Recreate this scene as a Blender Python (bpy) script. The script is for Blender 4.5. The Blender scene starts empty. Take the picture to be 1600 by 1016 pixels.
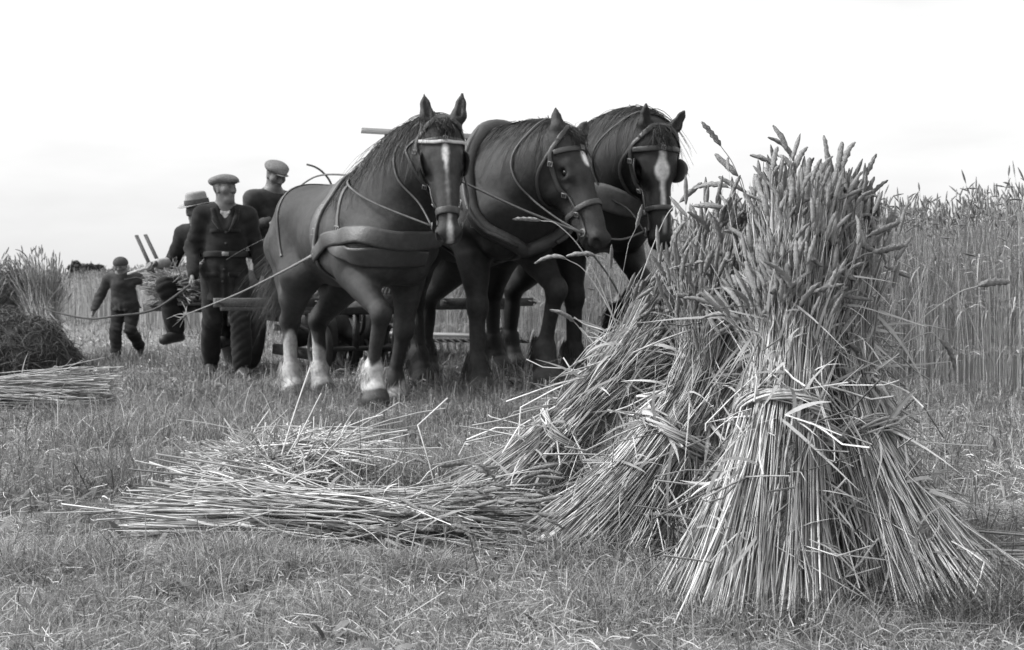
import bpy, math, random
import numpy as np
from mathutils import Vector, Matrix, Euler

# ------------------------------------------------------------------ camera, world, sun, exposure
scene = bpy.context.scene
COL = scene.collection
R = math.radians
FPX = 50.0 / 36.0 * 1600.0
PITCH = math.atan(46.0 / FPX)
CAMZ = 0.72
cam_d = bpy.data.cameras.new('camera')
cam = bpy.data.objects.new('camera', cam_d)
COL.objects.link(cam)
cam_d.sensor_width = 36.0
cam_d.lens = 50.0
cam_d.clip_start = 0.05
cam_d.clip_end = 5000.0
cam.location = (0, 0, CAMZ)
cam.rotation_euler = (R(90) - PITCH, 0, 0)
cam_d.dof.use_dof = True
cam_d.dof.focus_distance = 4.1
cam_d.dof.aperture_fstop = 10.0
scene.camera = cam

SUN_EL, SUN_AZ = R(44), R(-95)          # azimuth measured from +Y clockwise: high on the left
world = bpy.data.worlds.new('World')
scene.world = world
world.use_nodes = True
wn, wl = world.node_tree.nodes, world.node_tree.links
wn.clear()
w_out = wn.new('ShaderNodeOutputWorld')
w_bg = wn.new('ShaderNodeBackground')
w_sky = wn.new('ShaderNodeTexSky')
w_sky.sky_type = 'NISHITA'
w_sky.sun_disc = False
w_sky.sun_elevation = SUN_EL
w_sky.sun_rotation = SUN_AZ
w_sky.air_density = 1.0
w_sky.dust_density = 7.0
w_sky.ozone_density = 0.6
w_bw = wn.new('ShaderNodeRGBToBW')
wl.new(w_sky.outputs['Color'], w_bw.inputs['Color'])
w_tc = wn.new('ShaderNodeTexCoord')
w_map = wn.new('ShaderNodeMapping')
w_map.inputs['Scale'].default_value = (1.6, 1.6, 6.0)
wl.new(w_tc.outputs['Generated'], w_map.inputs['Vector'])
w_no = wn.new('ShaderNodeTexNoise')
w_no.inputs['Scale'].default_value = 2.2
w_no.inputs['Detail'].default_value = 5.0
wl.new(w_map.outputs['Vector'], w_no.inputs['Vector'])
w_mr = wn.new('ShaderNodeMapRange')           # thin high cloud, a little unevenly bright
w_mr.inputs['From Min'].default_value = 0.3
w_mr.inputs['From Max'].default_value = 0.55
w_mr.inputs['To Min'].default_value = 0.88
w_mr.inputs['To Max'].default_value = 1.06
wl.new(w_no.outputs['Fac'], w_mr.inputs['Value'])
w_add = wn.new('ShaderNodeMath'); w_add.operation = 'ADD'     # even veil of white cloud over the whole sky
w_add.inputs[1].default_value = 4.6
wl.new(w_bw.outputs['Val'], w_add.inputs[0])
w_mul = wn.new('ShaderNodeMath'); w_mul.operation = 'MULTIPLY'
wl.new(w_add.outputs[0], w_mul.inputs[0])
wl.new(w_mr.outputs['Result'], w_mul.inputs[1])
wl.new(w_mul.outputs[0], w_bg.inputs['Color'])
w_bg.inputs['Strength'].default_value = 0.1
wl.new(w_bg.outputs[0], w_out.inputs['Surface'])

sun_d = bpy.data.lights.new('sun', 'SUN')
sun_d.energy = 2.4
sun_d.angle = R(10)
sun_d.color = (1.0, 1.0, 1.0)             # black-and-white film: light of every hue records as grey
sun = bpy.data.objects.new('sun', sun_d)
COL.objects.link(sun)
sdir = Vector((math.sin(SUN_AZ) * math.cos(SUN_EL), math.cos(SUN_AZ) * math.cos(SUN_EL), math.sin(SUN_EL)))
sun.rotation_euler = sdir.to_track_quat('Z', 'Y').to_euler()

scene.view_settings.view_transform = 'Standard'
scene.view_settings.look = 'None'
scene.view_settings.gamma = 1.0
scene.view_settings.exposure = 0.7
scene.view_settings.use_curve_mapping = False
scene.cycles.max_bounces = 6
scene.cycles.diffuse_bounces = 3

# ------------------------------------------------------------------ helpers
rs = np.random.RandomState(7)
A = np.array


def unit(v):
    v = np.asarray(v, float)
    return v / (np.linalg.norm(v, axis=-1, keepdims=True) + 1e-12)


def at(px, py, Y):
    """A point of the place at distance Y on the line of sight through a pixel of the 1600 x 1016 photograph."""
    f = A([0, math.cos(PITCH), -math.sin(PITCH)])
    u = A([0, math.sin(PITCH), math.cos(PITCH)])
    d = A([1.0, 0, 0]) * (px - 800) / FPX + f + u * (508 - py) / FPX
    return A([0, 0, CAMZ]) + d * (Y / d[1])


EDGE0 = A([3.0, 8.4])
EDIR = unit(A([-0.449, 0.894]))
ENRM = A([EDIR[1], -EDIR[0]])


def edge_e(x, y):
    return (x - EDGE0[0]) * ENRM[0] + (y - EDGE0[1]) * ENRM[1]


def hz(x, y):
    """Height of the field: a low rise towards the standing corn and small unevenness."""
    x = np.asarray(x, float); y = np.asarray(y, float)
    t = np.clip((edge_e(x, y) + 3.7) / 2.4, 0, 1)
    fade = np.exp(-(np.maximum(y - 14, 0) / 30.0) ** 2)
    z = 0.11 * t * t * (3 - 2 * t) * fade
    z = z + 0.012 * np.sin(2.1 * x + 0.7 * y) + 0.010 * np.sin(3.7 * y - 1.3 * x + 1.0) + 0.006 * np.sin(7.3 * x + 5.1 * y)
    return z


def np_mesh(name, verts, faces):
    verts = np.asarray(verts, np.float32).reshape(-1, 3)
    me = bpy.data.meshes.new(name)
    if isinstance(faces, np.ndarray):
        fl = [faces]
    else:
        fl = [f for f in faces if len(f)]
    loops = np.concatenate([f.reshape(-1) for f in fl]).astype(np.int32)
    sizes = np.concatenate([np.full(len(f), f.shape[1], np.int32) for f in fl])
    starts = np.concatenate([[0], np.cumsum(sizes)[:-1]]).astype(np.int32)
    me.vertices.add(len(verts)); me.vertices.foreach_set('co', verts.reshape(-1))
    me.loops.add(len(loops)); me.loops.foreach_set('vertex_index', loops)
    me.polygons.add(len(sizes)); me.polygons.foreach_set('loop_start', starts); me.polygons.foreach_set('loop_total', sizes)
    me.update(calc_edges=True)
    return me


def link(name, me, mat, parent=None, smooth=True, kind=None):
    o = bpy.data.objects.new(name, me)
    COL.objects.link(o)
    if mat is not None and len(me.materials) == 0:
        me.materials.append(mat)
    if smooth:
        me.polygons.foreach_set('use_smooth', np.ones(len(me.polygons), bool))
    if parent is not None:
        o.parent = parent
    if kind:
        o['kind'] = kind
    return o


def thing(name, label, cat, loc=(0, 0, 0), rotz=0.0, scale=1.0, group=None):
    o = bpy.data.objects.new(name, None)
    COL.objects.link(o)
    o.empty_display_size = 0.1
    o.location = tuple(float(c) for c in loc); o.rotation_euler = (0, 0, rotz); o.scale = (scale,) * 3
    o['label'] = label; o['category'] = cat
    if group:
        o['group'] = group
    return o


def tag(o, label, cat, group=None):
    o['label'] = label; o['category'] = cat
    if group:
        o['group'] = group
    return o


def mat(name, v, var=0.15, scale=40.0, island=0.0, rough=0.8, spec=0.25, bump=0.0, bscale=200.0, attr=None, trans=0.0, sheen=0.0, stretch=None, big=0.0, bigscale=3.0, bdist=0.01):
    m = bpy.data.materials.new(name)
    m.use_nodes = True
    nt = m.node_tree; N, L = nt.nodes, nt.links
    N.clear()
    out = N.new('ShaderNodeOutputMaterial')
    b = N.new('ShaderNodeBsdfPrincipled')
    b.inputs['Roughness'].default_value = rough
    b.inputs['Specular IOR Level'].default_value = spec
    if sheen:
        b.inputs['Sheen Weight'].default_value = sheen
        b.inputs['Sheen Roughness'].default_value = 0.4
    tc = N.new('ShaderNodeTexCoord')
    vec = tc.outputs['Object']
    if stretch:
        mp = N.new('ShaderNodeMapping'); mp.inputs['Scale'].default_value = stretch
        L.new(vec, mp.inputs['Vector']); vec = mp.outputs['Vector']

    def math_(op, a, bb):
        n = N.new('ShaderNodeMath'); n.operation = op
        for i, q in enumerate((a, bb)):
            if hasattr(q, 'is_linked') or hasattr(q, 'links'):
                L.new(q, n.inputs[i])
            else:
                n.inputs[i].default_value = q
        return n.outputs[0]

    def vary(sock, src, amt):
        t = math_('MULTIPLY', math_('SUBTRACT', src, 0.5), 2 * amt)
        return math_('MULTIPLY', sock, math_('ADD', t, 1.0))
    if attr:
        an = N.new('ShaderNodeAttribute'); an.attribute_name = attr
        cur = an.outputs['Fac']
    else:
        vn = N.new('ShaderNodeValue'); vn.outputs[0].default_value = v
        cur = vn.outputs[0]
    if var:
        no = N.new('ShaderNodeTexNoise'); no.inputs['Scale'].default_value = scale; no.inputs['Detail'].default_value = 4.0
        L.new(vec, no.inputs['Vector'])
        cur = vary(cur, no.outputs['Fac'], var * 2)
    if big:
        no = N.new('ShaderNodeTexNoise'); no.inputs['Scale'].default_value = bigscale; no.inputs['Detail'].default_value = 3.0
        L.new(tc.outputs['Object'], no.inputs['Vector'])
        cur = vary(cur, no.outputs['Fac'], big * 2)
    if island:
        g = N.new('ShaderNodeNewGeometry')
        cur = vary(cur, g.outputs['Random Per Island'], island)
    cur = math_('MAXIMUM', cur, 0.006)
    L.new(cur, b.inputs['Base Color'])
    if bump:
        nb = N.new('ShaderNodeTexNoise'); nb.inputs['Scale'].default_value = bscale; nb.inputs['Detail'].default_value = 3.0
        L.new(vec, nb.inputs['Vector'])
        bp = N.new('ShaderNodeBump'); bp.inputs['Strength'].default_value = bump; bp.inputs['Distance'].default_value = bdist
        L.new(nb.outputs['Fac'], bp.inputs['Height'])
        L.new(bp.outputs['Normal'], b.inputs['Normal'])
    if trans:
        tr = N.new('ShaderNodeBsdfTranslucent'); L.new(cur, tr.inputs['Color'])
        mx = N.new('ShaderNodeMixShader'); mx.inputs[0].default_value = trans
        L.new(b.outputs[0], mx.inputs[1]); L.new(tr.outputs[0], mx.inputs[2])
        L.new(mx.outputs[0], out.inputs['Surface'])
    else:
        L.new(b.outputs[0], out.inputs['Surface'])
    return m


# ---- many thin tubes / ribbons at once
def tubes_np(P, rad, sides=3):
    n, m, _ = P.shape
    rad = np.broadcast_to(np.asarray(rad, float), (n, m))
    T = np.empty_like(P)
    T[:, 1:-1] = P[:, 2:] - P[:, :-2]; T[:, 0] = P[:, 1] - P[:, 0]; T[:, -1] = P[:, -1] - P[:, -2]
    T = unit(T)
    ref = unit(rs.normal(size=(n, 1, 3)))
    u = unit(np.cross(T, np.broadcast_to(ref, T.shape)))
    v = np.cross(T, u)
    ang = np.arange(sides) * 2 * math.pi / sides
    V = P[:, :, None, :] + rad[:, :, None, None] * (u[:, :, None, :] * np.cos(ang)[None, None, :, None] + v[:, :, None, :] * np.sin(ang)[None, None, :, None])
    i = np.arange(n)[:, None, None]; j = np.arange(m - 1)[None, :, None]; k = np.arange(sides)[None, None, :]
    a = (i * m + j) * sides + k
    b = (i * m + j) * sides + (k + 1) % sides
    F = np.stack([a, b, b + sides, a + sides], -1).reshape(-1, 4)
    return V.reshape(-1, 3), F


def ribbons_np(P, W, side):
    n, m, _ = P.shape
    W = np.broadcast_to(np.asarray(W, float), (n, m))
    if side.ndim == 2:
        side = side[:, None, :]
    V = np.stack([P - side * W[:, :, None] / 2, P + side * W[:, :, None] / 2], 2)
    i = np.arange(n)[:, None]; j = np.arange(m - 1)[None, :]
    a = (i * m + j) * 2
    F = np.stack([a, a + 1, a + 3, a + 2], -1).reshape(-1, 4)
    return V.reshape(-1, 3), F


def merge(*vf):
    vs, fs, off = [], [], 0
    for v, f in vf:
        v = np.asarray(v).reshape(-1, 3)
        vs.append(v); fs.append(np.asarray(f) + off); off += len(v)
    return np.concatenate(vs), fs


class Geo:
    """Bars, boxes, tubes and rings gathered into one mesh."""
    def __init__(s):
        s.v = []; s.f4 = []; s.f3 = []; s.n = 0

    def add(s, v, f):
        v = np.asarray(v, float).reshape(-1, 3)
        f = np.asarray(f) + s.n
        s.v.append(v); s.n += len(v)
        (s.f4 if f.shape[1] == 4 else s.f3).append(f)
        return s

    def bar(s, a, b, w, h, up=(0, 0, 1), bev=0.12):
        a = A(a, float); b = A(b, float)
        t = unit(b - a); u = A(up, float)
        if abs(np.dot(t, u)) > 0.95:
            u = A([1.0, 0, 0])
        sd = unit(np.cross(t, u)); u = np.cross(sd, t)
        c = bev * min(w, h)
        prof = [(-w/2+c, -h/2), (w/2-c, -h/2), (w/2, -h/2+c), (w/2, h/2-c), (w/2-c, h/2), (-w/2+c, h/2), (-w/2, h/2-c), (-w/2, -h/2+c)]
        V = [p + sd * x + u * y for p in (a, b) for x, y in prof]
        F = [(i, (i+1) % 8, 8+(i+1) % 8, 8+i) for i in range(8)]
        s.add(V, F)
        m = s.n - 16
        s.f4.append(A([(m, m+7, m+6, m+1), (m+1, m+6, m+5, m+2), (m+2, m+5, m+4, m+3), (m+8, m+9, m+14, m+15), (m+9, m+10, m+13, m+14), (m+10, m+11, m+12, m+13)]))
        return s

    def tube(s, pts, r, sides=8, smooth=6, closed=False):
        P = spline(pts, smooth, closed) if smooth > 1 else A(pts, float)
        if np.ndim(r) > 0:
            r = np.interp(np.linspace(0, 1, len(P)), np.linspace(0, 1, len(r)), r)
        st = np.random.get_state()
        n = len(P)
        T = np.gradient(P, axis=0)
        if closed:
            T = np.roll(P, -1, 0) - np.roll(P, 1, 0)
        T = unit(T)
        u = np.cross(T[0], [0.31, 0.17, 0.93]); u = unit(u)
        V = []
        rr = np.broadcast_to(np.asarray(r, float), (n,))
        for i in range(n):
            u = unit(u - T[i] * np.dot(u, T[i])); w = np.cross(T[i], u)
            for k in range(sides):
                an = 2 * math.pi * k / sides
                V.append(P[i] + rr[i] * (math.cos(an) * u + math.sin(an) * w))
        F = []
        for i in range(n if closed else n - 1):
            j = (i + 1) % n
            for k in range(sides):
                F.append((i*sides+k, i*sides+(k+1) % sides, j*sides+(k+1) % sides, j*sides+k))
        s.add(V, F)
        if not closed:
            m = s.n - n * sides
            for base, flip in ((m, 1), (m + (n-1)*sides, 0)):
                c = s.n
                s.v.append((P[0] if flip else P[-1])[None]); s.n += 1
                s.f3.append(A([((base+(k+1) % sides, base+k, c) if flip else (base+k, base+(k+1) % sides, c)) for k in range(sides)]))
        return s

    def ring(s, c, axis, rad, r, n=20, sides=6):
        ax = unit(A(axis, float)); u = unit(np.cross(ax, [0.2, 0.9, 0.37])); w = np.cross(ax, u)
        return s.tube([A(c) + rad*(math.cos(t)*u + math.sin(t)*w) for t in np.linspace(0, 2*math.pi, n, endpoint=False)], r, sides, 1, True)

    def build(s, name, m, parent=None, smooth=True, kind=None):
        fs = []
        if s.f4: fs.append(np.concatenate(s.f4))
        if s.f3: fs.append(np.concatenate(s.f3))
        return link(name, np_mesh(name, np.concatenate(s.v), fs), m, parent, smooth, kind)


def spline(pts, k=8, closed=False):
    P = A(pts, float)
    n = len(P)
    if n < 3 and not closed:
        return P[0] + (P[1]-P[0]) * np.linspace(0, 1, k + 1)[:, None]
    out = []
    for i in range(n if closed else n - 1):
        if closed:
            p0, p1, p2, p3 = P[(i-1) % n], P[i], P[(i+1) % n], P[(i+2) % n]
        else:
            p1, p2 = P[i], P[i+1]
            p0 = P[i-1] if i else 2*p1 - p2
            p3 = P[i+2] if i + 2 < n else 2*p2 - p1
        t = np.linspace(0, 1, k, endpoint=False)[:, None]
        out.append(0.5*((2*p1) + (-p0+p2)*t + (2*p0-5*p1+4*p2-p3)*t*t + (-p0+3*p1-3*p2+p3)*t**3))
    if not closed:
        out.append(P[-1:])
    return np.concatenate(out)


# ---- implicit surfaces: bodies are grown as one continuous skin
class Field:
    def __init__(s):
        s.p = []; s.disp = None; s.dm = 0.0

    def cone(s, a, b, ra, rb=None, k=0.05, sc=(1, 1, 1), fr=None, sub=False):
        rb = ra if rb is None else rb
        a = A(a, float); b = A(b, float); sc = A(sc, float)
        Rm, t = (fr[0], fr[1]) if fr is not None else (np.eye(3), np.zeros(3))
        if fr is not None and len(fr) > 2:
            a, b, ra, rb = a*fr[2], b*fr[2], ra*fr[2], rb*fr[2]
        aw, bw = Rm @ a + t, Rm @ b + t
        r = max(ra, rb) * sc.max()
        s.p.append(dict(a=a, b=b, ra=ra, rb=rb, k=k, sc=sc, R=Rm, t=t, lo=np.minimum(aw, bw)-r, hi=np.maximum(aw, bw)+r, sub=sub))
        return s

    def ball(s, c, r, **kw):
        return s.cone(c, c, r, r, **kw)

    def chain(s, pts, rad, **kw):
        for i in range(len(pts) - 1):
            s.cone(pts[i], pts[i+1], rad[i], rad[i+1], **kw)
        return s

    def cut(s, point, normal, k=0.01):
        s.p.append(dict(plane=(A(point, float), unit(normal)), k=k))
        return s

    @staticmethod
    def _d(q, P):
        if 'plane' in q:
            return (P - q['plane'][0]) @ q['plane'][1]
        X = (P - q['t']) @ q['R']
        m = (q['a'] + q['b']) / 2
        X = (X - m) / q['sc']
        a = (q['a'] - m) / q['sc']; b = (q['b'] - m) / q['sc']
        ba = b - a; l2 = ba @ ba
        X = X - a
        if l2 > 1e-12:
            t = np.clip((X @ ba) / l2, 0, 1)
            X = X - t[..., None] * ba
            r = q['ra'] + t * (q['rb'] - q['ra'])
        else:
            r = q['ra']
        return (np.sqrt((X * X).sum(-1)) - r) * q['sc'].min()

    @staticmethod
    def _mix(D, d, q):
        k = q['k']
        if 'plane' in q or q['sub']:
            e = d if 'plane' in q else -d
            h = np.maximum(k - np.abs(D - e), 0) / k
            return np.maximum(D, e) + h*h*k/4
        h = np.maximum(k - np.abs(D - d), 0) / k
        return np.minimum(D, d) - h*h*k/4

    def eval(s, P):
        D = np.full(P.shape[:-1], 9.0)
        for q in s.p:
            D = s._mix(D, s._d(q, P), q)
        return D + s.disp(P) if s.disp is not None else D

    def grad(s, P):
        e = 0.004
        g = np.stack([s.eval(P + d) - s.eval(P - d) for d in np.eye(3) * e], -1)
        return unit(g)

    def onto(s, P, off=0.0, it=4, only_out=False):
        P = A(P, float).copy()
        for _ in range(it):
            d = s.eval(P) - off
            if only_out:
                d = np.minimum(d, 0)
            P -= s.grad(P) * d[..., None]
        return P

    def mesh(s, h):
        ps = [q for q in s.p if 'plane' not in q and not q['sub']]
        lo = np.min([q['lo'] for q in ps], 0) - 4*h - s.dm
        hi = np.max([q['hi'] for q in ps], 0) + 4*h + s.dm
        n = np.ceil((hi - lo) / h).astype(int) + 1
        ax = [lo[i] + h*np.arange(n[i]) for i in range(3)]
        D = np.full(n, 1.0, np.float64)
        for q in s.p:
            if 'plane' in q:
                i0, i1 = np.zeros(3, int), n
            else:
                mgn = q['k'] + 3*h + s.dm
                i0 = np.clip(np.floor((q['lo'] - mgn - lo)/h).astype(int), 0, n)
                i1 = np.clip(np.ceil((q['hi'] + mgn - lo)/h).astype(int) + 1, 0, n)
            sl = tuple(slice(i0[i], i1[i]) for i in range(3))
            G = np.stack(np.meshgrid(*[ax[i][sl[i]] for i in range(3)], indexing='ij'), -1)
            D[sl] = s._mix(D[sl], s._d(q, G), q)
        if s.disp is not None:
            near = np.abs(D) < s.dm + 3*h
            idx = np.argwhere(near)
            D[near] += s.disp(lo + idx*h)
        S = D < 0
        c8 = sum(S[dx:n[0]-1+dx, dy:n[1]-1+dy, dz:n[2]-1+dz].astype(np.int8) for dx in (0, 1) for dy in (0, 1) for dz in (0, 1))
        m = (c8 > 0) & (c8 < 8)
        cells = np.argwhere(m)
        idx = np.full(m.shape, -1, np.int64); idx[m] = np.arange(len(cells))
        cor = A([(dx, dy, dz) for dx in (0, 1) for dy in (0, 1) for dz in (0, 1)])
        d8 = np.stack([D[cells[:, 0]+c[0], cells[:, 1]+c[1], cells[:, 2]+c[2]] for c in cor], 1)
        acc = np.zeros((len(cells), 3)); cnt = np.zeros(len(cells))
        for i in range(8):
            for j in range(i+1, 8):
                if np.abs(cor[i]-cor[j]).sum() == 1:
                    x = (d8[:, i] < 0) != (d8[:, j] < 0)
                    t = d8[x, i] / (d8[x, i] - d8[x, j])
                    acc[x] += cor[i] + t[:, None]*(cor[j]-cor[i]); cnt[x] += 1
        V = lo + h*(cells + acc/cnt[:, None])
        F = []
        for a in range(3):
            b, c = (a+1) % 3, (a+2) % 3
            s0 = [slice(None)]*3; s1 = [slice(None)]*3
            s0[a] = slice(0, n[a]-1); s1[a] = slice(1, n[a])
            x = np.argwhere(S[tuple(s0)] != S[tuple(s1)])
            x = x[(x[:, b] > 0) & (x[:, c] > 0) & (x[:, b] < n[b]-1) & (x[:, c] < n[c]-1)]
            ins = S[x[:, 0], x[:, 1], x[:, 2]]
            q = []
            for ob, oc in ((1, 1), (0, 1), (0, 0), (1, 0)):
                y = x.copy(); y[:, b] -= ob; y[:, c] -= oc
                q.append(idx[y[:, 0], y[:, 1], y[:, 2]])
            q = np.stack(q, 1)
            q[~ins] = q[~ins][:, ::-1]
            F.append(q)
        return V, np.concatenate(F)


def set_attr(me, name, vals, faces=None, passes=2):
    vals = np.asarray(vals, float)
    if faces is not None:                     # soft hair-line borders between colours
        for _ in range(passes):
            fm = vals[faces].mean(1); acc = np.zeros(len(vals)); cnt = np.zeros(len(vals))
            for k in range(faces.shape[1]):
                np.add.at(acc, faces[:, k], fm); np.add.at(cnt, faces[:, k], 1)
            vals = acc/np.maximum(cnt, 1)
    at_ = me.attributes.new(name, 'FLOAT', 'POINT')
    at_.data.foreach_set('value', np.asarray(vals, np.float32))


def strap_vf(F, pts, width, thick=0.006, off=0.003, closed=False, n=8, fr=None, project=True, dense=None):
    P = A(pts, float)
    if fr is not None:
        P = (P*(fr[2] if len(fr) > 2 else 1)) @ fr[0].T + fr[1]
    P = spline(P, n, closed)
    if project:
        P = F.onto(P, off)
        for _ in range(2):                         # keep it taut: no wriggling along muscle
            Q = P.copy()
            Q[1:-1] = (P[:-2] + 2*P[1:-1] + P[2:]) / 4
            P = F.onto(Q, off, 2)
    N = F.grad(P)
    T = np.roll(P, -1, 0) - np.roll(P, 1, 0) if closed else np.gradient(P, axis=0)
    T = unit(T); S = unit(np.cross(T, N))
    w = np.broadcast_to(np.interp(np.linspace(0, 1, len(P)), np.linspace(0, 1, len(np.atleast_1d(width))), np.atleast_1d(width)), (len(P),))[:, None]
    V = np.stack([P - S*w/2 - N*0.004, P - S*w/2 + N*thick*0.7, P - S*w*0.36 + N*thick, P + S*w*0.36 + N*thick, P + S*w/2 + N*thick*0.7, P + S*w/2 - N*0.004], 1)
    m = len(P); c = 6
    F4 = []
    for i in range(m if closed else m-1):
        j = (i+1) % m
        for k in range(c):
            F4.append((i*c+k, j*c+k, j*c+(k+1) % c, i*c+(k+1) % c))
    if not closed:
        for b in (0, (m-1)*c):
            F4 += [(b, b+1, b+4, b+5), (b+1, b+2, b+3, b+4)]
    return V.reshape(-1, 3), A(F4)


def strap(F, name, pts, width, m, parent, **kw):
    v, f = strap_vf(F, pts, width, **kw)
    return link(name, np_mesh(name, v, f), m, parent)


# ------------------------------------------------------------------ materials (a black-and-white photograph: greys)
M_WEED = mat('weed_leaves', 0.13, var=0.1, scale=30, island=0.5, rough=0.6, trans=0.25)
M_THATCH = mat('thatch', 0.38, var=0.0, island=0.6, rough=0.8, trans=0.15, big=0.3, bigscale=1.4)
M_TAIL = mat('pale_tail_hair', 0.07, var=0.0, island=0.6, rough=0.5)
M_SOIL = mat('soil', 0.13, var=0.3, scale=14, bump=0.6, bscale=45, rough=0.95, big=0.35, bigscale=1.7, bdist=0.03)
M_GRASS = mat('grass_blades', 0.15, var=0.0, island=0.6, rough=0.6, trans=0.3, big=0.35, bigscale=1.1)
M_DRYGRASS = mat('dry_grass_blades', 0.36, var=0.0, island=0.5, rough=0.7, trans=0.3, big=0.3, bigscale=1.6)
M_STRAW = mat('straw', 0.37, var=0.2, scale=40, island=0.7, rough=0.45, spec=0.4, trans=0.12, big=0.3, bigscale=7)
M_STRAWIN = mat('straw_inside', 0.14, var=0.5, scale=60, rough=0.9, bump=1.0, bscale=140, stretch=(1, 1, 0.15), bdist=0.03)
M_LITTER = mat('old_straw', 0.27, var=0.1, scale=25, island=0.5, rough=0.6)
M_LEAF = mat('straw_leaf', 0.40, var=0.1, scale=20, island=0.45, rough=0.7, trans=0.3)
M_EAR = mat('wheat_ear', 0.20, var=0.3, scale=160, rough=0.8, big=0.3, bigscale=9, bump=0.6, bscale=420)
M_EAR2 = mat('standing_ear', 0.17, var=0.0, island=0.4, rough=0.75)
M_WHEAT = mat('standing_wheat_straw', 0.31, var=0.0, island=0.55, rough=0.6, trans=0.2, big=0.2, bigscale=0.8)
M_BAND = mat('straw_band', 0.46, var=0.1, scale=25, island=0.4, rough=0.5, trans=0.1)
M_HORSE = mat('horse_coat', 0.03, var=0.35, scale=34, rough=0.5, spec=0.26, attr='tint', bump=0.7, bscale=260, big=0.4, bigscale=3.2, bdist=0.006)
M_HAIR = mat('horse_hair', 0.009, var=0.0, island=0.5, rough=0.45, spec=0.4)
M_PALEHAIR = mat('pale_horse_hair', 0.30, var=0.0, island=0.4, rough=0.6)
M_LEATHER = mat('harness_leather', 0.035, var=0.25, scale=30, rough=0.45, spec=0.5, bump=0.25, bscale=120)
M_LEATHER2 = mat('worn_leather', 0.045, var=0.3, scale=20, rough=0.5, spec=0.4, bump=0.3, bscale=90)
M_COLLAR = mat('collar_leather', 0.04, var=0.35, scale=16, rough=0.5, spec=0.4, bump=0.35, bscale=70)
M_BROW = mat('white_browband', 0.42, var=0.2, scale=40, rough=0.5)
M_LEATHER3 = mat('pale_strap', 0.10, var=0.25, scale=25, rough=0.55, bump=0.2, bscale=120)
M_ROPE = mat('rope', 0.20, var=0.25, scale=60, rough=0.9, bump=0.6, bscale=220)
M_METAL = mat('buckle_metal', 0.16, var=0.2, rough=0.4, spec=0.6)
M_EYE = mat('horse_eye', 0.008, var=0.0, rough=0.25, spec=0.3)
M_CLOTH = mat('dark_work_cloth', 0.021, var=0.35, scale=11, rough=0.95, spec=0.1, bump=0.3, bscale=320, sheen=0.08, big=0.3, bigscale=4, bdist=0.004)
M_BELT = mat('cloth_belt', 0.03, var=0.2, scale=20, rough=0.9, spec=0.15)
M_CLOTH2 = mat('grey_work_cloth', 0.042, var=0.35, scale=11, rough=0.95, spec=0.1, bump=0.3, bscale=320, sheen=0.08, big=0.3, bigscale=4, bdist=0.004)
M_CAP = mat('tweed_cap_cloth', 0.14, var=0.3, scale=60, rough=0.95, spec=0.1, bump=0.4, bscale=180)
M_CAPD = mat('dark_cap_cloth', 0.06, var=0.3, scale=60, rough=0.95, spec=0.1)
M_HATS = mat('straw_hat', 0.24, var=0.2, scale=90, rough=0.8, bump=0.5, bscale=220)
M_SHIRT = mat('shirt_cotton', 0.34, var=0.12, scale=30, rough=0.9, spec=0.1, bump=0.3, bscale=90)
M_SKIN = mat('weathered_skin', 0.22, var=0.15, scale=30, rough=0.55, spec=0.3, attr='tint')
M_BOOT = mat('boot_leather', 0.03, var=0.25, scale=30, rough=0.5, bump=0.3, bscale=80)
M_IRON = mat('painted_iron', 0.032, var=0.4, scale=18, rough=0.6, spec=0.4, bump=0.3, bscale=60)
M_WOODD = mat('weathered_dark_wood', 0.075, var=0.35, scale=12, rough=0.85, stretch=(1, 6, 6), bump=0.4, bscale=30)
M_WOODL = mat('weathered_pale_wood', 0.34, var=0.2, scale=10, rough=0.85, stretch=(6, 1, 6), bump=0.3, bscale=30)
M_CANVAS = mat('canvas_apron', 0.38, var=0.2, scale=10, rough=0.95, bump=0.4, bscale=50)
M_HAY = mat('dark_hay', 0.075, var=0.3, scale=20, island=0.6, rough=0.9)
M_FOLIAGE = mat('tree_foliage', 0.06, var=0.3, scale=0.5, island=0.5, rough=0.8, trans=0.15)
M_BARK = mat('tree_bark', 0.08, var=0.3, scale=3, rough=0.95, bump=0.6, bscale=6)

# ------------------------------------------------------------------ the ground: one sheet out to the horizon
def build_ground():
    ys = np.concatenate([np.arange(-12, 1.5, 0.75), np.arange(1.5, 16, 0.11), np.arange(16, 60, 0.9), 60 * 1.13 ** np.arange(0, 36)])
    us = np.concatenate([-3.0 * 1.5 ** np.arange(9, 0, -1), np.linspace(-3, 3, 101), 3.0 * 1.5 ** np.arange(1, 10)])
    Yg, U = np.meshgrid(ys, us, indexing='ij')
    X = U * (1.6 + np.abs(Yg) * 0.22)
    Z = hz(X, Yg) + 0.012 * np.sin(23 * X + 3 * Yg) * np.sin(19 * Yg - 5 * X) * (Yg < 16)
    V = np.stack([X, Yg, Z], -1).reshape(-1, 3)
    n, m = X.shape
    i = np.arange(n-1)[:, None]; j = np.arange(m-1)[None, :]
    a = i*m + j
    F = np.stack([a, a+1, a+m+1, a+m], -1).reshape(-1, 4)
    link('ground', np_mesh('ground', V, F), M_SOIL, kind='structure')


build_ground()


def clear_of_edge(x, y):
    return edge_e(x, y) < 0.15


def noise2(x, y, f, s=0.0):
    return (np.sin(f*x*1.0 + s + 1.7*np.sin(f*0.63*y + s)) * np.sin(f*y*1.1 + 2*s + 1.3*np.sin(f*0.71*x - s)) + 1) / 2


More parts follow.
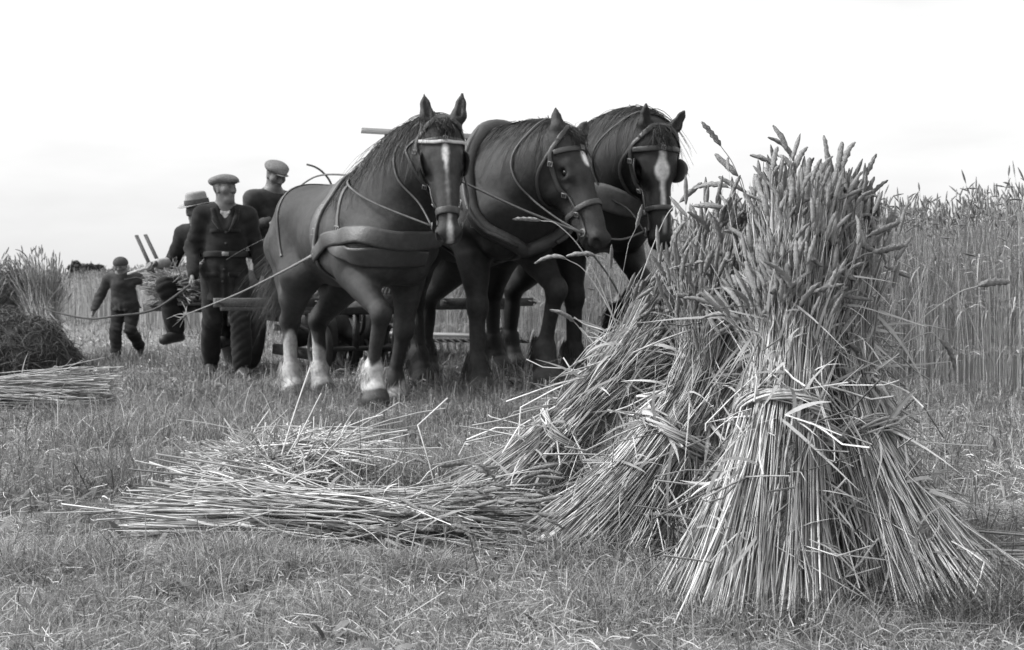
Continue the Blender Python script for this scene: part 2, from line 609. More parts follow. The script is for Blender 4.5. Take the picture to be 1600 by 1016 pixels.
def blades(n, d0, d1, hmin, hmax, wid, pw=1.0, tuft=0.6, segs=3, keep=None, margin=0.5):
    D = np.sqrt(rs.uniform(d0*d0, d1*d1, n))
    x = rs.uniform(-1, 1, n) * (0.40*D + margin)
    t = noise2(x, D, 1.6, 0.9)*0.35 + noise2(x, D, 5.0, 0.4)*0.35 + noise2(x, D, 13.0, 2.0)*0.3
    k = rs.uniform(0, 1, n) < (0.10 + tuft*t*1.8)*(0.35 + 0.65*(noise2(x, D, 3.3, 6.2) > 0.22))
    if keep is not None:
        k &= keep(x, D)
    x, D, t = x[k], D[k], t[k]
    n = len(x)
    h = (hmin + (hmax-hmin) * rs.uniform(0, 1, n)**1.8) * (0.35 + 1.3*t)
    az = rs.uniform(0, 2*math.pi, n)
    lean = np.abs(rs.normal(0.75, 0.65, n)) * h
    base = np.stack([x, D, hz(x, D) - 0.01], -1)
    d = np.stack([np.cos(az), np.sin(az), np.zeros(n)], -1)
    s = np.linspace(0, 1, segs+1)
    P = base[:, None, :] + d[:, None, :] * (lean[:, None]*s[None]**1.9)[..., None]
    P[..., 2] += h[:, None]*(s - 0.25*s**3) - 0.35*np.maximum(lean - h*0.6, 0)[:, None]*s[None]**3
    P[..., 2] = np.maximum(P[..., 2], base[:, 2][:, None] + 0.006)
    W = (wid * (0.6 + 0.8*rs.uniform(0, 1, n)))[:, None] * (1 - 0.88*s**1.5)[None]
    az2 = rs.uniform(0, math.pi, n)
    side = np.stack([np.cos(az2), np.sin(az2), 0.2*np.sin(3*az2)], -1)
    return ribbons_np(P, W, side)


def build_grass():
    parts = [blades(60000, 3.25, 4.1, 0.04, 0.16, 0.0025, segs=4, tuft=1.0, keep=lambda x, y: (x < 0.35) & (x > -1.5) & (noise2(x, y, 4.1, 0.7)*0.9 + noise2(x, y, 9.0, 1.7)*0.4 - np.abs(y-3.72)*1.3 > 0.25)),
             blades(22000, 2.9, 3.5, 0.04, 0.14, 0.0025, segs=4, tuft=1.0, keep=lambda x, y: (x < 1.7) & (x > 0.1) & (noise2(x, y, 4.3, 2.7)*0.9 + noise2(x, y, 9.0, 0.7)*0.4 - np.abs(y-3.2)*1.5 > 0.25)),
             blades(5000, 4.6, 5.9, 0.14, 0.34, 0.0034, segs=4, tuft=1.0, keep=lambda x, y: ((x+0.30)/0.28)**2 + ((y-5.25)/0.45)**2 < 1),
             blades(7000, 6.2, 8.2, 0.12, 0.30, 0.004, segs=4, tuft=1.0, keep=lambda x, y: ((x+1.9)/0.8)**2 + ((y-7.2)/0.9)**2 < 1),
             blades(120000, 2.1, 5.2, 0.02, 0.10, 0.0024, segs=3, keep=clear_of_edge),
             blades(9000, 2.1, 6.0, 0.10, 0.22, 0.0032, tuft=0.9, segs=4, keep=lambda x, y: noise2(x, y, 2.3, 1.1) > 0.62),
             blades(95000, 5.0, 9.5, 0.04, 0.20, 0.0045, segs=2, keep=clear_of_edge),
             blades(80000, 9.0, 17, 0.05, 0.20, 0.009, segs=2, keep=clear_of_edge),
             blades(60000, 16, 48, 0.04, 0.13, 0.028, segs=1, keep=clear_of_edge)]
    v, f = merge(*parts)
    link('grass', np_mesh('grass', v, f), M_GRASS, kind='stuff')
    parts = [blades(60000, 3.25, 4.1, 0.04, 0.16, 0.0025, segs=4, tuft=1.0, keep=lambda x, y: (x < 0.35) & (x > -1.5) & (noise2(x, y, 4.1, 0.7)*0.9 + noise2(x, y, 9.0, 1.7)*0.4 - np.abs(y-3.72)*1.3 > 0.25)),
             blades(22000, 2.9, 3.5, 0.04, 0.14, 0.0025, segs=4, tuft=1.0, keep=lambda x, y: (x < 1.7) & (x > 0.1) & (noise2(x, y, 4.3, 2.7)*0.9 + noise2(x, y, 9.0, 0.7)*0.4 - np.abs(y-3.2)*1.5 > 0.25)),
             blades(5000, 4.6, 5.9, 0.14, 0.34, 0.0034, segs=4, tuft=1.0, keep=lambda x, y: ((x+0.30)/0.28)**2 + ((y-5.25)/0.45)**2 < 1),
             blades(7000, 6.2, 8.2, 0.12, 0.30, 0.004, segs=4, tuft=1.0, keep=lambda x, y: ((x+1.9)/0.8)**2 + ((y-7.2)/0.9)**2 < 1),
             blades(120000, 2.1, 4.6, 0.02, 0.09, 0.0022, segs=3, tuft=0.5, keep=lambda x, y: noise2(x, y, 1.9, 3.3) + (3.9-y)*0.45 > 0.35),
             blades(34000, 4.2, 10, 0.03, 0.13, 0.004, segs=2, keep=lambda x, y: clear_of_edge(x, y) & (noise2(x, y, 1.9, 3.3) > 0.42)),
             blades(34000, 10, 45, 0.04, 0.12, 0.02, segs=1, keep=clear_of_edge)]
    v, f = merge(*parts)
    link('dry_grass', np_mesh('dry_grass', v, f), M_DRYGRASS, kind='stuff')


build_grass()


def build_ground_cover():
    # matted dead stems and chaff lying in the turf
    out = []
    for d0, d1, n, w, Lm in ((2.1, 4.6, 34000, 0.0016, 0.05), (4.6, 9, 30000, 0.003, 0.07), (9, 20, 22000, 0.006, 0.1)):
        y = np.sqrt(rs.uniform(d0*d0, d1*d1, n)); x = rs.uniform(-1, 1, n)*(0.4*y + 0.4)
        k = (edge_e(x, y) < 0.1) & (rs.uniform(0, 1, n) < 0.25 + 0.75*noise2(x, y, 2.6, 4.1))
        x, y = x[k], y[k]; m = len(x)
        L = Lm*rs.uniform(0.3, 1.5, m); az = rs.uniform(0, 2*math.pi, m)
        c = np.stack([x, y, hz(x, y) + rs.uniform(0.004, 0.04, m)], -1)
        d = np.stack([np.cos(az), np.sin(az), rs.normal(0, 0.35, m)], -1)*(L/2)[:, None]
        bend = rs.normal(0, 0.18, (m, 3))*L[:, None]
        P = np.stack([c - d, c - d*0.3 + bend, c + d*0.4 + bend*0.8, c + d], 1)
        az2 = rs.uniform(0, math.pi, m)
        out.append(ribbons_np(P, (w*rs.uniform(0.5, 1.5, m))[:, None]*np.array([0.7, 1, 1, 0.4])[None], np.stack([np.cos(az2), 0.3*np.sin(az2), np.sin(az2)], -1)))
    v, f = merge(*out)
    link('thatch', np_mesh('thatch', v, f), M_THATCH, kind='stuff')
    # low broad-leaved weeds
    out = []
    n = 900
    y = np.sqrt(rs.uniform(2.2**2, 11**2, n)); x = rs.uniform(-1, 1, n)*(0.4*y + 0.3)
    k = (edge_e(x, y) < 0.1) & (noise2(x, y, 1.3, 5.2) > 0.45)
    x, y = x[k], y[k]
    for nl in range(9):
        m = len(x); az = rs.uniform(0, 2*math.pi, m); L = rs.uniform(0.025, 0.085, m)*(0.7 + 0.05*y)
        b = np.stack([x + rs.normal(0, 0.02, m), y + rs.normal(0, 0.02, m), hz(x, y) + 0.005], -1)
        d = np.stack([np.cos(az), np.sin(az), 0*az], -1); q = np.linspace(0, 1, 5)
        P = b[:, None] + d[:, None]*(L[:, None]*q[None])[..., None]
        P[..., 2] += L[:, None]*(rs.uniform(0.4, 1.4, m)[:, None]*q[None] - rs.uniform(0.3, 1.0, m)[:, None]*q[None]**2)
        P[..., 2] = np.maximum(P[..., 2], b[:, 2][:, None])
        W = (L*rs.uniform(0.16, 0.36, m))[:, None]*np.array([0.3, 0.9, 1.0, 0.7, 0.05])[None]
        out.append(ribbons_np(P, W, np.stack([-np.sin(az), np.cos(az), rs.normal(0, 0.3, m)], -1)))
    v, f = merge(*out)
    link('weeds', np_mesh('weeds', v, f), M_WEED, kind='stuff')
    # fine weeds right of the stook's foot, its shade put into their dark colour
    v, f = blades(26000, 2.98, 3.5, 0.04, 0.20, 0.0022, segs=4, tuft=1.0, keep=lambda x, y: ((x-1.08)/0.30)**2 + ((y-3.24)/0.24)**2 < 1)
    link('shade_toned_weeds', np_mesh('shade_toned_weeds', v, f), M_HAY, kind='stuff')


build_ground_cover()


def build_stubble():
    """Cut straw ends standing in drilled rows, and broken straw lying about."""
    out = []
    for d0, d1, n, w, hh in ((3.2, 9, 5200, 0.0035, 0.13), (9, 18, 5200, 0.006, 0.14), (18, 45, 6000, 0.016, 0.15)):
        y = np.sqrt(rs.uniform(d0*d0, d1*d1, n)); x = rs.uniform(-1, 1, n)*(0.4*y + 0.5)
        e = edge_e(x, y)
        row = np.round(e / 0.17) * 0.17 + rs.normal(0, 0.014, n)
        x = x + (row - e)*ENRM[0]; y = y + (row - e)*ENRM[1]
        k = (row < 0.1) & (row > -6.5) & (rs.uniform(0, 1, n) < np.clip(1.25 + row/5.5, 0.15, 1))
        x, y = x[k], y[k]; m = len(x)
        b = np.stack([x, y, hz(x, y) - 0.01], -1)
        h = hh * rs.uniform(0.5, 1.25, m)
        tip = b + np.stack([rs.normal(0, 0.02, m), rs.normal(0, 0.02, m), h], -1)
        P = np.stack([b, (b+tip)/2 + rs.normal(0, 0.002, (m, 3)), tip], 1)
        out.append(tubes_np(P, w/2*rs.uniform(0.7, 1.3, (m, 1)), 3))
    v, f = merge(*out)
    link('stubble', np_mesh('stubble', v, f), M_WHEAT, kind='stuff')
    out = []
    for d0, d1, n, w in ((2.3, 6, 520, 0.0028), (6, 14, 1000, 0.0045)):
        y = np.sqrt(rs.uniform(d0*d0, d1*d1, n)); x = rs.uniform(-1, 1, n)*(0.4*y + 0.4)
        k = edge_e(x, y) < 0
        x, y = x[k], y[k]; m = len(x)
        L = 0.03 + 0.2*rs.uniform(0, 1, m)**2.2; az = rs.uniform(0, 2*math.pi, m)
        lift = rs.uniform(0.005, 0.05, m); tilt = rs.normal(0, 0.3, m)
        c = np.stack([x, y, hz(x, y) + lift], -1)
        d = np.stack([np.cos(az), np.sin(az), tilt], -1) * (L/2)[:, None]
        P = np.stack([c - d, c + rs.normal(0, 0.012, (m, 3)), c + d], 1)
        out.append(tubes_np(P, w/2*rs.uniform(0.6, 1.2, (m, 1)), 3))
    v, f = merge(*out)
    link('straw_litter', np_mesh('straw_litter', v, f), M_LITTER, kind='stuff')


build_stubble()


def build_standing_wheat():
    S, E, Lf = [], [], []
    cfg = [(-4, 13, -0.12, 0.8, 6200, 0.0040, 3, 1, 1),
           (-4, 13, 0.6, 1.8, 4200, 0.0052, 0, 1, 1),
           (-5, 13, 1.8, 6.0, 5600, 0.013, 0, 1, 0),
           (13, 34, 0.0, 2.5, 7000, 0.012, 0, 1, 0),
           (13, 34, 2.5, 8.0, 3000, 0.03, 0, 1, 0),
           (34, 90, 0.0, 10.0, 9000, 0.032, 0, 1, 0)]
    for t0, t1, e0, e1, n, w, tube, ear, leaf in cfg:
        t = rs.uniform(t0, t1, n) if t1 < 40 else t0 + (t1-t0)*rs.uniform(0, 1, n)**1.5
        e = rs.uniform(e0, e1, n) + 0.10*np.sin(t*2.3) + 0.05*np.sin(t*7.1)
        x = EDGE0[0] + EDIR[0]*t + ENRM[0]*e; y = EDGE0[1] + EDIR[1]*t + ENRM[1]*e
        H = 1.25 * (0.90 + 0.10*noise2(x, y, 1.3, 0.2)) * (1 + rs.normal(0, 0.055, n))
        if e0 > 1:
            H = H * 1.0
        b = np.stack([x, y, hz(x, y) - 0.02], -1)
        az = rs.uniform(0, 2*math.pi, n)
        lean = np.abs(rs.normal(0.09, 0.13, n))*H
        lean *= np.where(rs.uniform(0, 1, n) < 0.08, 3.5, 1.0)
        d = np.stack([np.cos(az), np.sin(az), 0*az], -1)
        m = 5 if tube else 4
        s = np.linspace(0, 1, m)
        P = b[:, None] + d[:, None]*(lean[:, None]*s[None]**2.2)[..., None]
        P[..., 2] += H[:, None]*s[None] - 0.4*(lean**2/H)[:, None]*s[None]**3
        P += rs.normal(0, 0.006, P.shape)*np.minimum(s, 1-s*0.8)[None, :, None]
        if tube:
            S.append(tubes_np(P, (w/2*rs.uniform(0.7, 1.3, n))[:, None]*np.linspace(1.1, 0.6, m)[None], 3))
        else:
            az2 = rs.uniform(-0.6, 0.6, n)
            S.append(ribbons_np(P, (w*rs.uniform(0.7, 1.3, n))[:, None]*np.linspace(1.1, 0.6, m)[None], np.stack([np.cos(az2), np.sin(az2), 0*az2], -1)))
        tipd = unit(P[:, -1] - P[:, -2])
        droop = np.clip(rs.normal(0.35, 0.55, n), -0.1, 1.6)
        ed = unit(tipd + d*droop[:, None]*0.8 - A([0, 0, 1.0])*np.maximum(droop-0.5, 0)[:, None]*1.2)
        Le = 0.075*rs.uniform(0.7, 1.3, n)*(1 if w < 0.01 else 1.2)
        q = np.linspace(0, 1, 4)
        PE = P[:, -1][:, None] + ed[:, None]*(Le[:, None]*q[None])[..., None]
        PE[..., 2] -= (0.012*np.maximum(droop, 0))[:, None]*q[None]**2
        rE = np.array([0.35, 1.0, 0.9, 0.25])*(0.0062 if w < 0.01 else 0.009 if w < 0.02 else 0.016)
        E.append(tubes_np(PE, np.broadcast_to(rE, (n, 4)), 4 if w < 0.01 else 3))
        if leaf:
            nl = int(n*1.7)
            ii = rs.randint(0, n, nl); sp = rs.randint(1, m-1, nl)
            p0 = P[ii, sp]; a3 = rs.uniform(0, 2*math.pi, nl); ll = rs.uniform(0.08, 0.24, nl)
            dd = np.stack([np.cos(a3), np.sin(a3), 0*a3], -1)
            qq = np.linspace(0, 1, 4)
            PL = p0[:, None] + dd[:, None]*(ll[:, None]*0.75*qq[None])[..., None]
            PL[..., 2] += ll[:, None]*(0.55*qq - rs.uniform(0.5, 1.6, nl)[:, None]*qq**2)
            Lf.append(ribbons_np(PL, (0.008*rs.uniform(0.6, 1.2, nl))[:, None]*np.array([0.8, 1, 0.7, 0.1])[None], np.stack([-np.sin(a3), np.cos(a3), 0.4*np.cos(2*a3)], -1)))
    v, f = merge(*S, *Lf)
    o = link('standing_wheat', np_mesh('standing_wheat', v, f), M_WHEAT, kind='stuff')
    v, f = merge(*E)
    link('wheat_ears', np_mesh('wheat_ears', v, f), M_EAR2, kind='stuff')


build_standing_wheat()


# ------------------------------------------------------------------ the far trees
def far_tree(px, D, h, w, seed, label):
    r = np.random.RandomState(seed)
    p = at(px, 420, D); x, y = p[0], p[1]; z0 = float(hz(x, y))
    t = thing('tree', label, 'tree', (x, y, z0), group='trees along the far skyline')
    g = Geo()
    g.tube([(0, 0, -0.3), (0.1, 0, h*0.3), (0, 0.1, h*0.62), (0.15, 0, h*0.85)], [0.32, 0.26, 0.16, 0.06], 7, 3)
    for k in range(5):
        a = r.uniform(0, 6.28); z = h*r.uniform(0.35, 0.6)
        g.tube([(0, 0, z), (math.cos(a)*w*0.2, math.sin(a)*w*0.2, z+h*0.12), (math.cos(a)*w*0.36, math.sin(a)*w*0.36, z+h*0.2)], [0.12, 0.08, 0.03], 5, 2)
    g.build('trunk', M_BARK, t)
    n = 1500
    lob = [(r.normal(0, w*0.17), r.normal(0, w*0.17), h*r.uniform(0.48, 0.84), w*r.uniform(0.18, 0.30)) for _ in range(9)]
    c = A([lob[i] for i in r.randint(0, 9, n)])
    dirs = unit(r.normal(size=(n, 3)))
    pos = c[:, :3] + dirs*(c[:, 3]*r.uniform(0.55, 1.05, n))[:, None]*A([1, 1, 0.75])
    s = r.uniform(0.25, 0.6, n)
    u = unit(r.normal(size=(n, 3))); v = unit(np.cross(u, r.normal(size=(n, 3))))
    V = np.stack([pos - u*s[:, None], pos + v*s[:, None]*0.7, pos + u*s[:, None], pos - v*s[:, None]*0.7], 1).reshape(-1, 3)
    F = np.arange(4*n).reshape(n, 4)
    link('crown', np_mesh('crown', V, F), M_FOLIAGE, t, smooth=False)


for i, (px, D, h, w, lab) in enumerate([
        (114, 300, 8.4, 3.9, 'small dark round tree at the left end of the far row'),
        (128, 302, 9.0, 3.4, 'dark tree second from left in the far row'),
        (141, 300, 9.4, 3.6, 'taller dark tree in the middle of the far row'),
        (154, 303, 9.0, 3.4, 'dark rounded tree at the right end of the far row'),
        (179, 310, 9.0, 2.6, 'narrow far tree standing alone behind the walking child'),
        (226, 330, 7.6, 3.8, 'low far bush beside the raised boards of the machine')]):
    far_tree(px, D, h, w, 100+i, lab)


# ------------------------------------------------------------------ sheaves
def make_ear_mesh(seed, bend):
    """A dense ear: rows of overlapping husks set in a herring-bone round the stem."""
    r = np.random.RandomState(seed)
    L = 0.086; nr, ns = 11, 6
    def axis(t):
        return A([bend*L*t*t, 0, L*(t - 0.25*bend*bend*t**3)])
    V, F = [], []
    for i in range(nr):
        t = i/(nr-1)
        env = math.sin(math.pi*(0.14 + 0.80*t))**0.55*0.0066
        up = unit(axis(min(1, t+0.05)) - axis(max(0, t-0.05)))
        u = unit(np.cross([0, 1.0, 0], up)); v = np.cross(up, u)
        for k in range(ns):
            a = 2*math.pi*k/ns + 0.12*r.normal()
            odd = (i + k) % 2
            rr = env*(1.32 if odd else 0.70)*(1 + 0.10*r.normal())
            if i in (0, nr-1):
                rr = 0.0022
            V.append(axis(t) + up*(0.0036 if odd else -0.002)*(0 if i == 0 else 1) + rr*(math.cos(a)*u*0.85 + math.sin(a)*v*1.1))
    for i in range(nr-1):
        for k in range(ns):
            a, b = i*ns+k, i*ns+(k+1) % ns
            F.append((a, b, b+ns) if (i+k) % 2 else (a, b, a+ns))
            F.append((a, b+ns, a+ns) if (i+k) % 2 else (b, b+ns, a+ns))
    return np_mesh('ear', A(V), A(F))


EAR_MESHES = [make_ear_mesh(200+i, b) for i, b in enumerate((0.0, 0.1, 0.2, 0.3, 0.42, 0.65))]
for _m in EAR_MESHES:
    _m.materials.append(M_EAR)


def frame2(t):
    t = unit(t)
    u = unit(np.cross(t, A([0.13, 0.97, 0.21]))); return u, np.cross(u, t)


def put_ear(pos, d, parent, r, hang=None, size=None):
    d = unit(d)
    o = bpy.data.objects.new('ear', EAR_MESHES[r.randint(len(EAR_MESHES))])
    COL.objects.link(o)
    o.parent = parent
    hang = A([0, 0, -1.0]) if hang is None else hang
    x = hang - d*np.dot(hang, d)
    if np.linalg.norm(x) < 1e-3:
        x = A([1.0, 0, 0])
    a = r.normal(0, 0.8)
    x = unit(x); y = np.cross(d, x)
    x2 = x*math.cos(a) + y*math.sin(a); y2 = np.cross(d, x2)
    s = size if size else r.uniform(0.58, 1.0)
    M = Matrix(((x2[0], y2[0], d[0], pos[0]), (x2[1], y2[1], d[1], pos[1]), (x2[2], y2[2], d[2], pos[2]), (0, 0, 0, 1)))
    o.matrix_local = M @ Matrix.Diagonal((s*1.1, s*1.1, s, 1))
    return o


def sheaf(name, label, B, Mp, T, Rb, Rm, Rt, n, n_ear, seed, standing=True, flat=1.0, leaves=360, band=True, group='sheaves of the big stook', thick=0.0036, spread=0.10, butts=0.06, stuff_ears=140, messy=1.25, rexp=0.36, qs=0.03, ear_up=0.0, mb=None, m_straw=None):
    r = np.random.RandomState(seed)
    B, Mp, T = A(B, float), A(Mp, float), A(T, float)
    B = B.copy(); B[2] += float(hz(B[0], B[1])) if standing else 0
    root = thing(name, label, 'sheaf', B, group=group)
    z0 = B[2]
    Mp = Mp - B; T = T - B; B0 = np.zeros(3)
    rho = r.uniform(0, 1, n)**rexp; ph = r.uniform(0, 2*math.pi, n)
    sm = np.linalg.norm(Mp) / (np.linalg.norm(Mp) + np.linalg.norm(T-Mp))
    def disk(c, u, v, R, jit, pj=0.0):
        p2 = ph + r.normal(0, pj, n)
        q = rho*R*(1 + r.normal(0, jit, n))
        return c + (np.cos(p2)*q)[:, None]*u + (np.sin(p2)*q)[:, None]*v
    if standing:
        ux, vy = A([1.0, 0, 0]), A([0, 1.0, 0])
        # match disk orientation along the axis so straws run straight
        P0 = disk(B0, ux, vy, Rb, 0.10*messy, 0.1*messy)
        P0[:, 2] = r.uniform(0, 1, n)**2*butts
        ax = unit(Mp)
        um = unit(ux - ax*np.dot(ux, ax)); vm = np.cross(ax, um)
        at_ = unit(T - Mp)
        ut = unit(ux - at_*np.dot(ux, at_)); vt = np.cross(at_, ut)
    else:
        ax = unit(Mp); at_ = unit(T-Mp)
        um = unit(np.cross(A([0, 0, 1.0]), ax)); vm = np.cross(ax, um)
        ut = unit(np.cross(A([0, 0, 1.0]), at_)); vt = np.cross(at_, ut)
        P0 = disk(B0, um, vm*flat, Rb, 0.08*messy, 0.08*messy) - ax*(r.uniform(-1, 1, n)*butts)[:, None]
    if rexp > 0.6:                                              # butts bulge towards the viewer
        P0 = P0 - ax*((1 - rho)*0.34)[:, None]
    Pm = disk(Mp, um, vm*(flat if not standing else 1), Rm, 0.06, 0.22*messy)
    Pt = disk(T, ut, vt*(flat if not standing else 1), Rt, 0.20*messy, 0.35*messy) + at_*(r.uniform(-2.6, 0.7, n)*spread)[:, None]
    # some straws stray wide
    st = r.uniform(0, 1, n) < 0.09*messy
    P0[st] += r.normal(0, 0.05, (st.sum(), 3)); Pt[st] += r.normal(0, 0.045, (st.sum(), 3))
    m = 8
    s = np.linspace(0, 1, m)
    l0 = (s-sm)*(s-1)/(sm); l1 = s*(s-1)/(sm*(sm-1)); l2 = s*(s-sm)/(1-sm)
    P = P0[:, None]*l0[None, :, None] + Pm[:, None]*l1[None, :, None] + Pt[:, None]*l2[None, :, None]
    tipd = unit(P[:, -1] - P[:, -2])
    outw = unit((P[:, -1] - (T + 0*P[:, -1])))
    dro = np.clip(r.normal(0.3, 0.5, n), -0.2, 1.5)
    hang = A([0, 0, -1.0])
    tipd = unit(tipd*0.55 + at_*0.45)
    d2 = unit(tipd + (outw*0.6 + hang*0.35)*np.maximum(dro, 0)[:, None]*0.25 + ear_up*A([0, 0, 1.0]) + r.normal(0, 0.12, (n, 3)))
    nk = 0.045*r.uniform(0.6, 1.4, n)
    e1 = P[:, -1] + unit(tipd + d2)*nk[:, None]
    ed = unit(d2 + (outw*0.5 + hang*0.5)*np.where(r.uniform(0, 1, n) < 0.22, 1.3, 0.22)[:, None]*np.maximum(dro, 0)[:, None])
    P = np.concatenate([P, e1[:, None]], 1)
    gz = hz(P[..., 0] + B[0], P[..., 1] + B[1]) - z0 + 0.003
    P[..., 2] = np.maximum(P[..., 2], gz + (0 if standing else 0.004) + 0.006*r.uniform(0, 1, (n, 1)))
    if not standing:                                            # straws slump and cross one another
        wv = np.sin(np.linspace(0, 1, P.shape[1])[None]*r.uniform(2, 6, (n, 1)) + r.uniform(0, 6.28, (n, 1)))
        P = P + 0.010*messy*wv[..., None]*unit(r.normal(size=(n, 3)))[:, None] + (r.normal(0, 0.018*messy, (n, 3)))[:, None]*np.linspace(-1, 1, P.shape[1])[None, :, None]
        P[..., 2] = np.maximum(P[..., 2], gz + 0.004)
    rad = (thick/2*r.uniform(0.45, 1.5, n))[:, None]*np.array([1.15, 1.1, 1.05, 1.0, 0.95, 0.85, 0.75, 0.65, 0.5])[None]
    vf = [tubes_np(P, rad, 3)]
    # broken and bent straws lying across the outside
    nb = int(n*0.10*messy)
    if nb:
        ii = r.randint(0, n, nb); jj = r.randint(1, 6, nb)
        rim = rho[ii] > 0.75
        p = P[ii, jj]; c = B0*l0[jj][:, None] + Mp*l1[jj][:, None] + T*l2[jj][:, None]
        o_ = unit(p - c); tg = unit(P[ii, jj+1]-P[ii, jj])
        dd = unit(-tg + r.normal(0, 0.55, (nb, 3)) + 0.25*o_)
        L1 = r.uniform(0.06, 0.22, nb); L2 = r.uniform(0.02, 0.12, nb)
        q0 = p + o_*0.012; q1 = q0 + dd*L1[:, None] + o_*0.015; d3 = unit(dd + r.normal(0, 0.7, (nb, 3))); q2 = q1 + d3*L2[:, None]
        PB = np.stack([q0, (q0+q1)/2 + o_*0.004, q1, q2], 1)[rim]
        PB[..., 2] = np.maximum(PB[..., 2], gz.min() + 0.004)
        if len(PB):
            vf.append(tubes_np(PB, 0.0021*r.uniform(0.7, 1.5, (len(PB), 1)), 3))
    v, f = merge(*vf)
    link('stalks', np_mesh('stalks', v, f), m_straw or M_STRAW, root, kind='stuff')
    # withered leaves
    if leaves:
        ii = r.choice(np.where(rho > 0.72)[0], leaves); jj = r.randint(1, 7, leaves)
        p = P[ii, jj]; c = B0*l0[jj][:, None] + Mp*l1[jj][:, None] + T*l2[jj][:, None]
        o_ = unit(p - c); tg = unit(P[ii, jj+1]-P[ii, jj])
        sg = np.where(r.uniform(0, 1, leaves) < 0.45, -1.0, 1.0)[:, None]
        dd = unit(tg*sg*r.uniform(0.4, 1.3, (leaves, 1)) + o_*0.5 + r.normal(0, 0.5, (leaves, 3)))
        cu = r.normal(0, 0.6, (leaves, 3)) + hang*0.7 + o_*0.1
        L = r.uniform(0.07, 0.2, leaves); q = np.linspace(0, 1, 6)
        PL = p[:, None] + o_[:, None]*0.008 + dd[:, None]*(L[:, None]*q[None])[..., None] + cu[:, None]*(L[:, None]*0.55*q[None]**2)[..., None]
        PL[..., 2] = np.maximum(PL[..., 2], 0.004)
        side = unit(np.cross(dd, o_ + r.normal(0, 0.5, (leaves, 3))))
        W = (r.uniform(0.003, 0.0105, leaves))[:, None]*np.array([0.6, 1, 1, 0.8, 0.5, 0.08])[None]
        v, f = ribbons_np(PL, W, side)
        link('dry_leaves', np_mesh('dry_leaves', v, f), M_LEAF, root, kind='stuff')
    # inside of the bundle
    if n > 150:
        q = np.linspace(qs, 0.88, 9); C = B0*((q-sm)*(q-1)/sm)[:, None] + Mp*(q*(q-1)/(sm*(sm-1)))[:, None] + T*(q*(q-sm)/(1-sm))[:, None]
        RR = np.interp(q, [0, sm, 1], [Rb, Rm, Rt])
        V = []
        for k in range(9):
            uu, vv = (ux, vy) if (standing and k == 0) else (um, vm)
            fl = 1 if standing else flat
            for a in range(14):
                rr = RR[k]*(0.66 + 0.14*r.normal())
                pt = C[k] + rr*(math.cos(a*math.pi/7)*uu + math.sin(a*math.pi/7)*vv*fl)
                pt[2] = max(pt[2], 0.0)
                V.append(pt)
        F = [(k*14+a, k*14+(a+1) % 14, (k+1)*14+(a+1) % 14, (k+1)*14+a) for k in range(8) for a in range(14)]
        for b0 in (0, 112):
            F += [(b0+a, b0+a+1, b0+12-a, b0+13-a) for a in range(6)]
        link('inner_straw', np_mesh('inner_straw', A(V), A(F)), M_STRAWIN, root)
    # ears: outer ones one by one
    order = np.argsort(-(rho + 0.25*r.uniform(0, 1, n) - 0.45*ed[:, 1]*(1 if standing else 0)))
    for i in order[:n_ear]:
        put_ear(P[i, -1], ed[i], root, r)
    rest = order[n_ear:n_ear+stuff_ears]
    if len(rest):
        qq = np.linspace(0, 1, 6)
        PE = P[rest, -1][:, None] + ed[rest][:, None]*(0.08*qq)[None, :, None]
        v, f = tubes_np(PE, np.broadcast_to(np.array([0.002, 0.0062, 0.0056, 0.0064, 0.005, 0.0012]), (len(rest), 6)), 5)
        link('inner_ears', np_mesh('inner_ears', v, f), M_EAR, root, kind='stuff')
    # twisted straw band with its tucked, loose ends
    if band:
        c0 = Mp if mb is None else A(mb) - B
        bs = []
        ub, vb = um, vm
        for k in range(15):
            a0 = r.uniform(0, 6.28); nn = 34; th = a0 + np.linspace(0, 2*math.pi*r.uniform(0.8, 1.05), nn)
            tw = r.uniform(0, 6.28); hgt = 0.014*np.sin(tw + th*2.0) + r.normal(0, 0.006)
            rr = Rm*1.10 + 0.008 + 0.007*np.cos(tw + th*2.0)
            pb = c0 + (np.cos(th)*rr)[:, None]*ub + (np.sin(th)*rr)[:, None]*vb*(1 if standing else flat) + hgt[:, None]*ax
            ta = unit(pb[-1]-pb[-2])
            ext = unit(ta + unit(pb[-1]-c0)*r.uniform(0.1, 0.7) + r.normal(0, 0.25, 3))
            le = r.uniform(0.02, 0.12) if k % 3 == 0 else 0.015
            pb = np.concatenate([pb, [pb[-1] + ext*le]])
            bs.append(pb)
        PBn = np.stack(bs)
        PBn[..., 2] = np.maximum(PBn[..., 2], 0.004)
        v, f = tubes_np(PBn, 0.0026*r.uniform(0.8, 1.4, (15, 1)), 4)
        link('straw_band', np_mesh('straw_band', v, f), M_BAND, root)
    return root


def stray(root, pts, ear=True, w=0.0038, seed=1, m=None, name='stray_stalk', size=None):
    """One straw that stands out from its sheaf; pts are world points, base first."""
    r = np.random.RandomState(seed)
    P = spline([A(p) - A(root.location) for p in pts], 7)
    n = len(P)
    v, f = tubes_np(P[None], (w/2*np.linspace(1.1, 0.65, n))[None], 5)
    o = link(name, np_mesh(name, v, f), m or M_STRAW, root)
    if ear:
        put_ear(P[-1], P[-1]-P[-2], root, r, size=size)
    return o


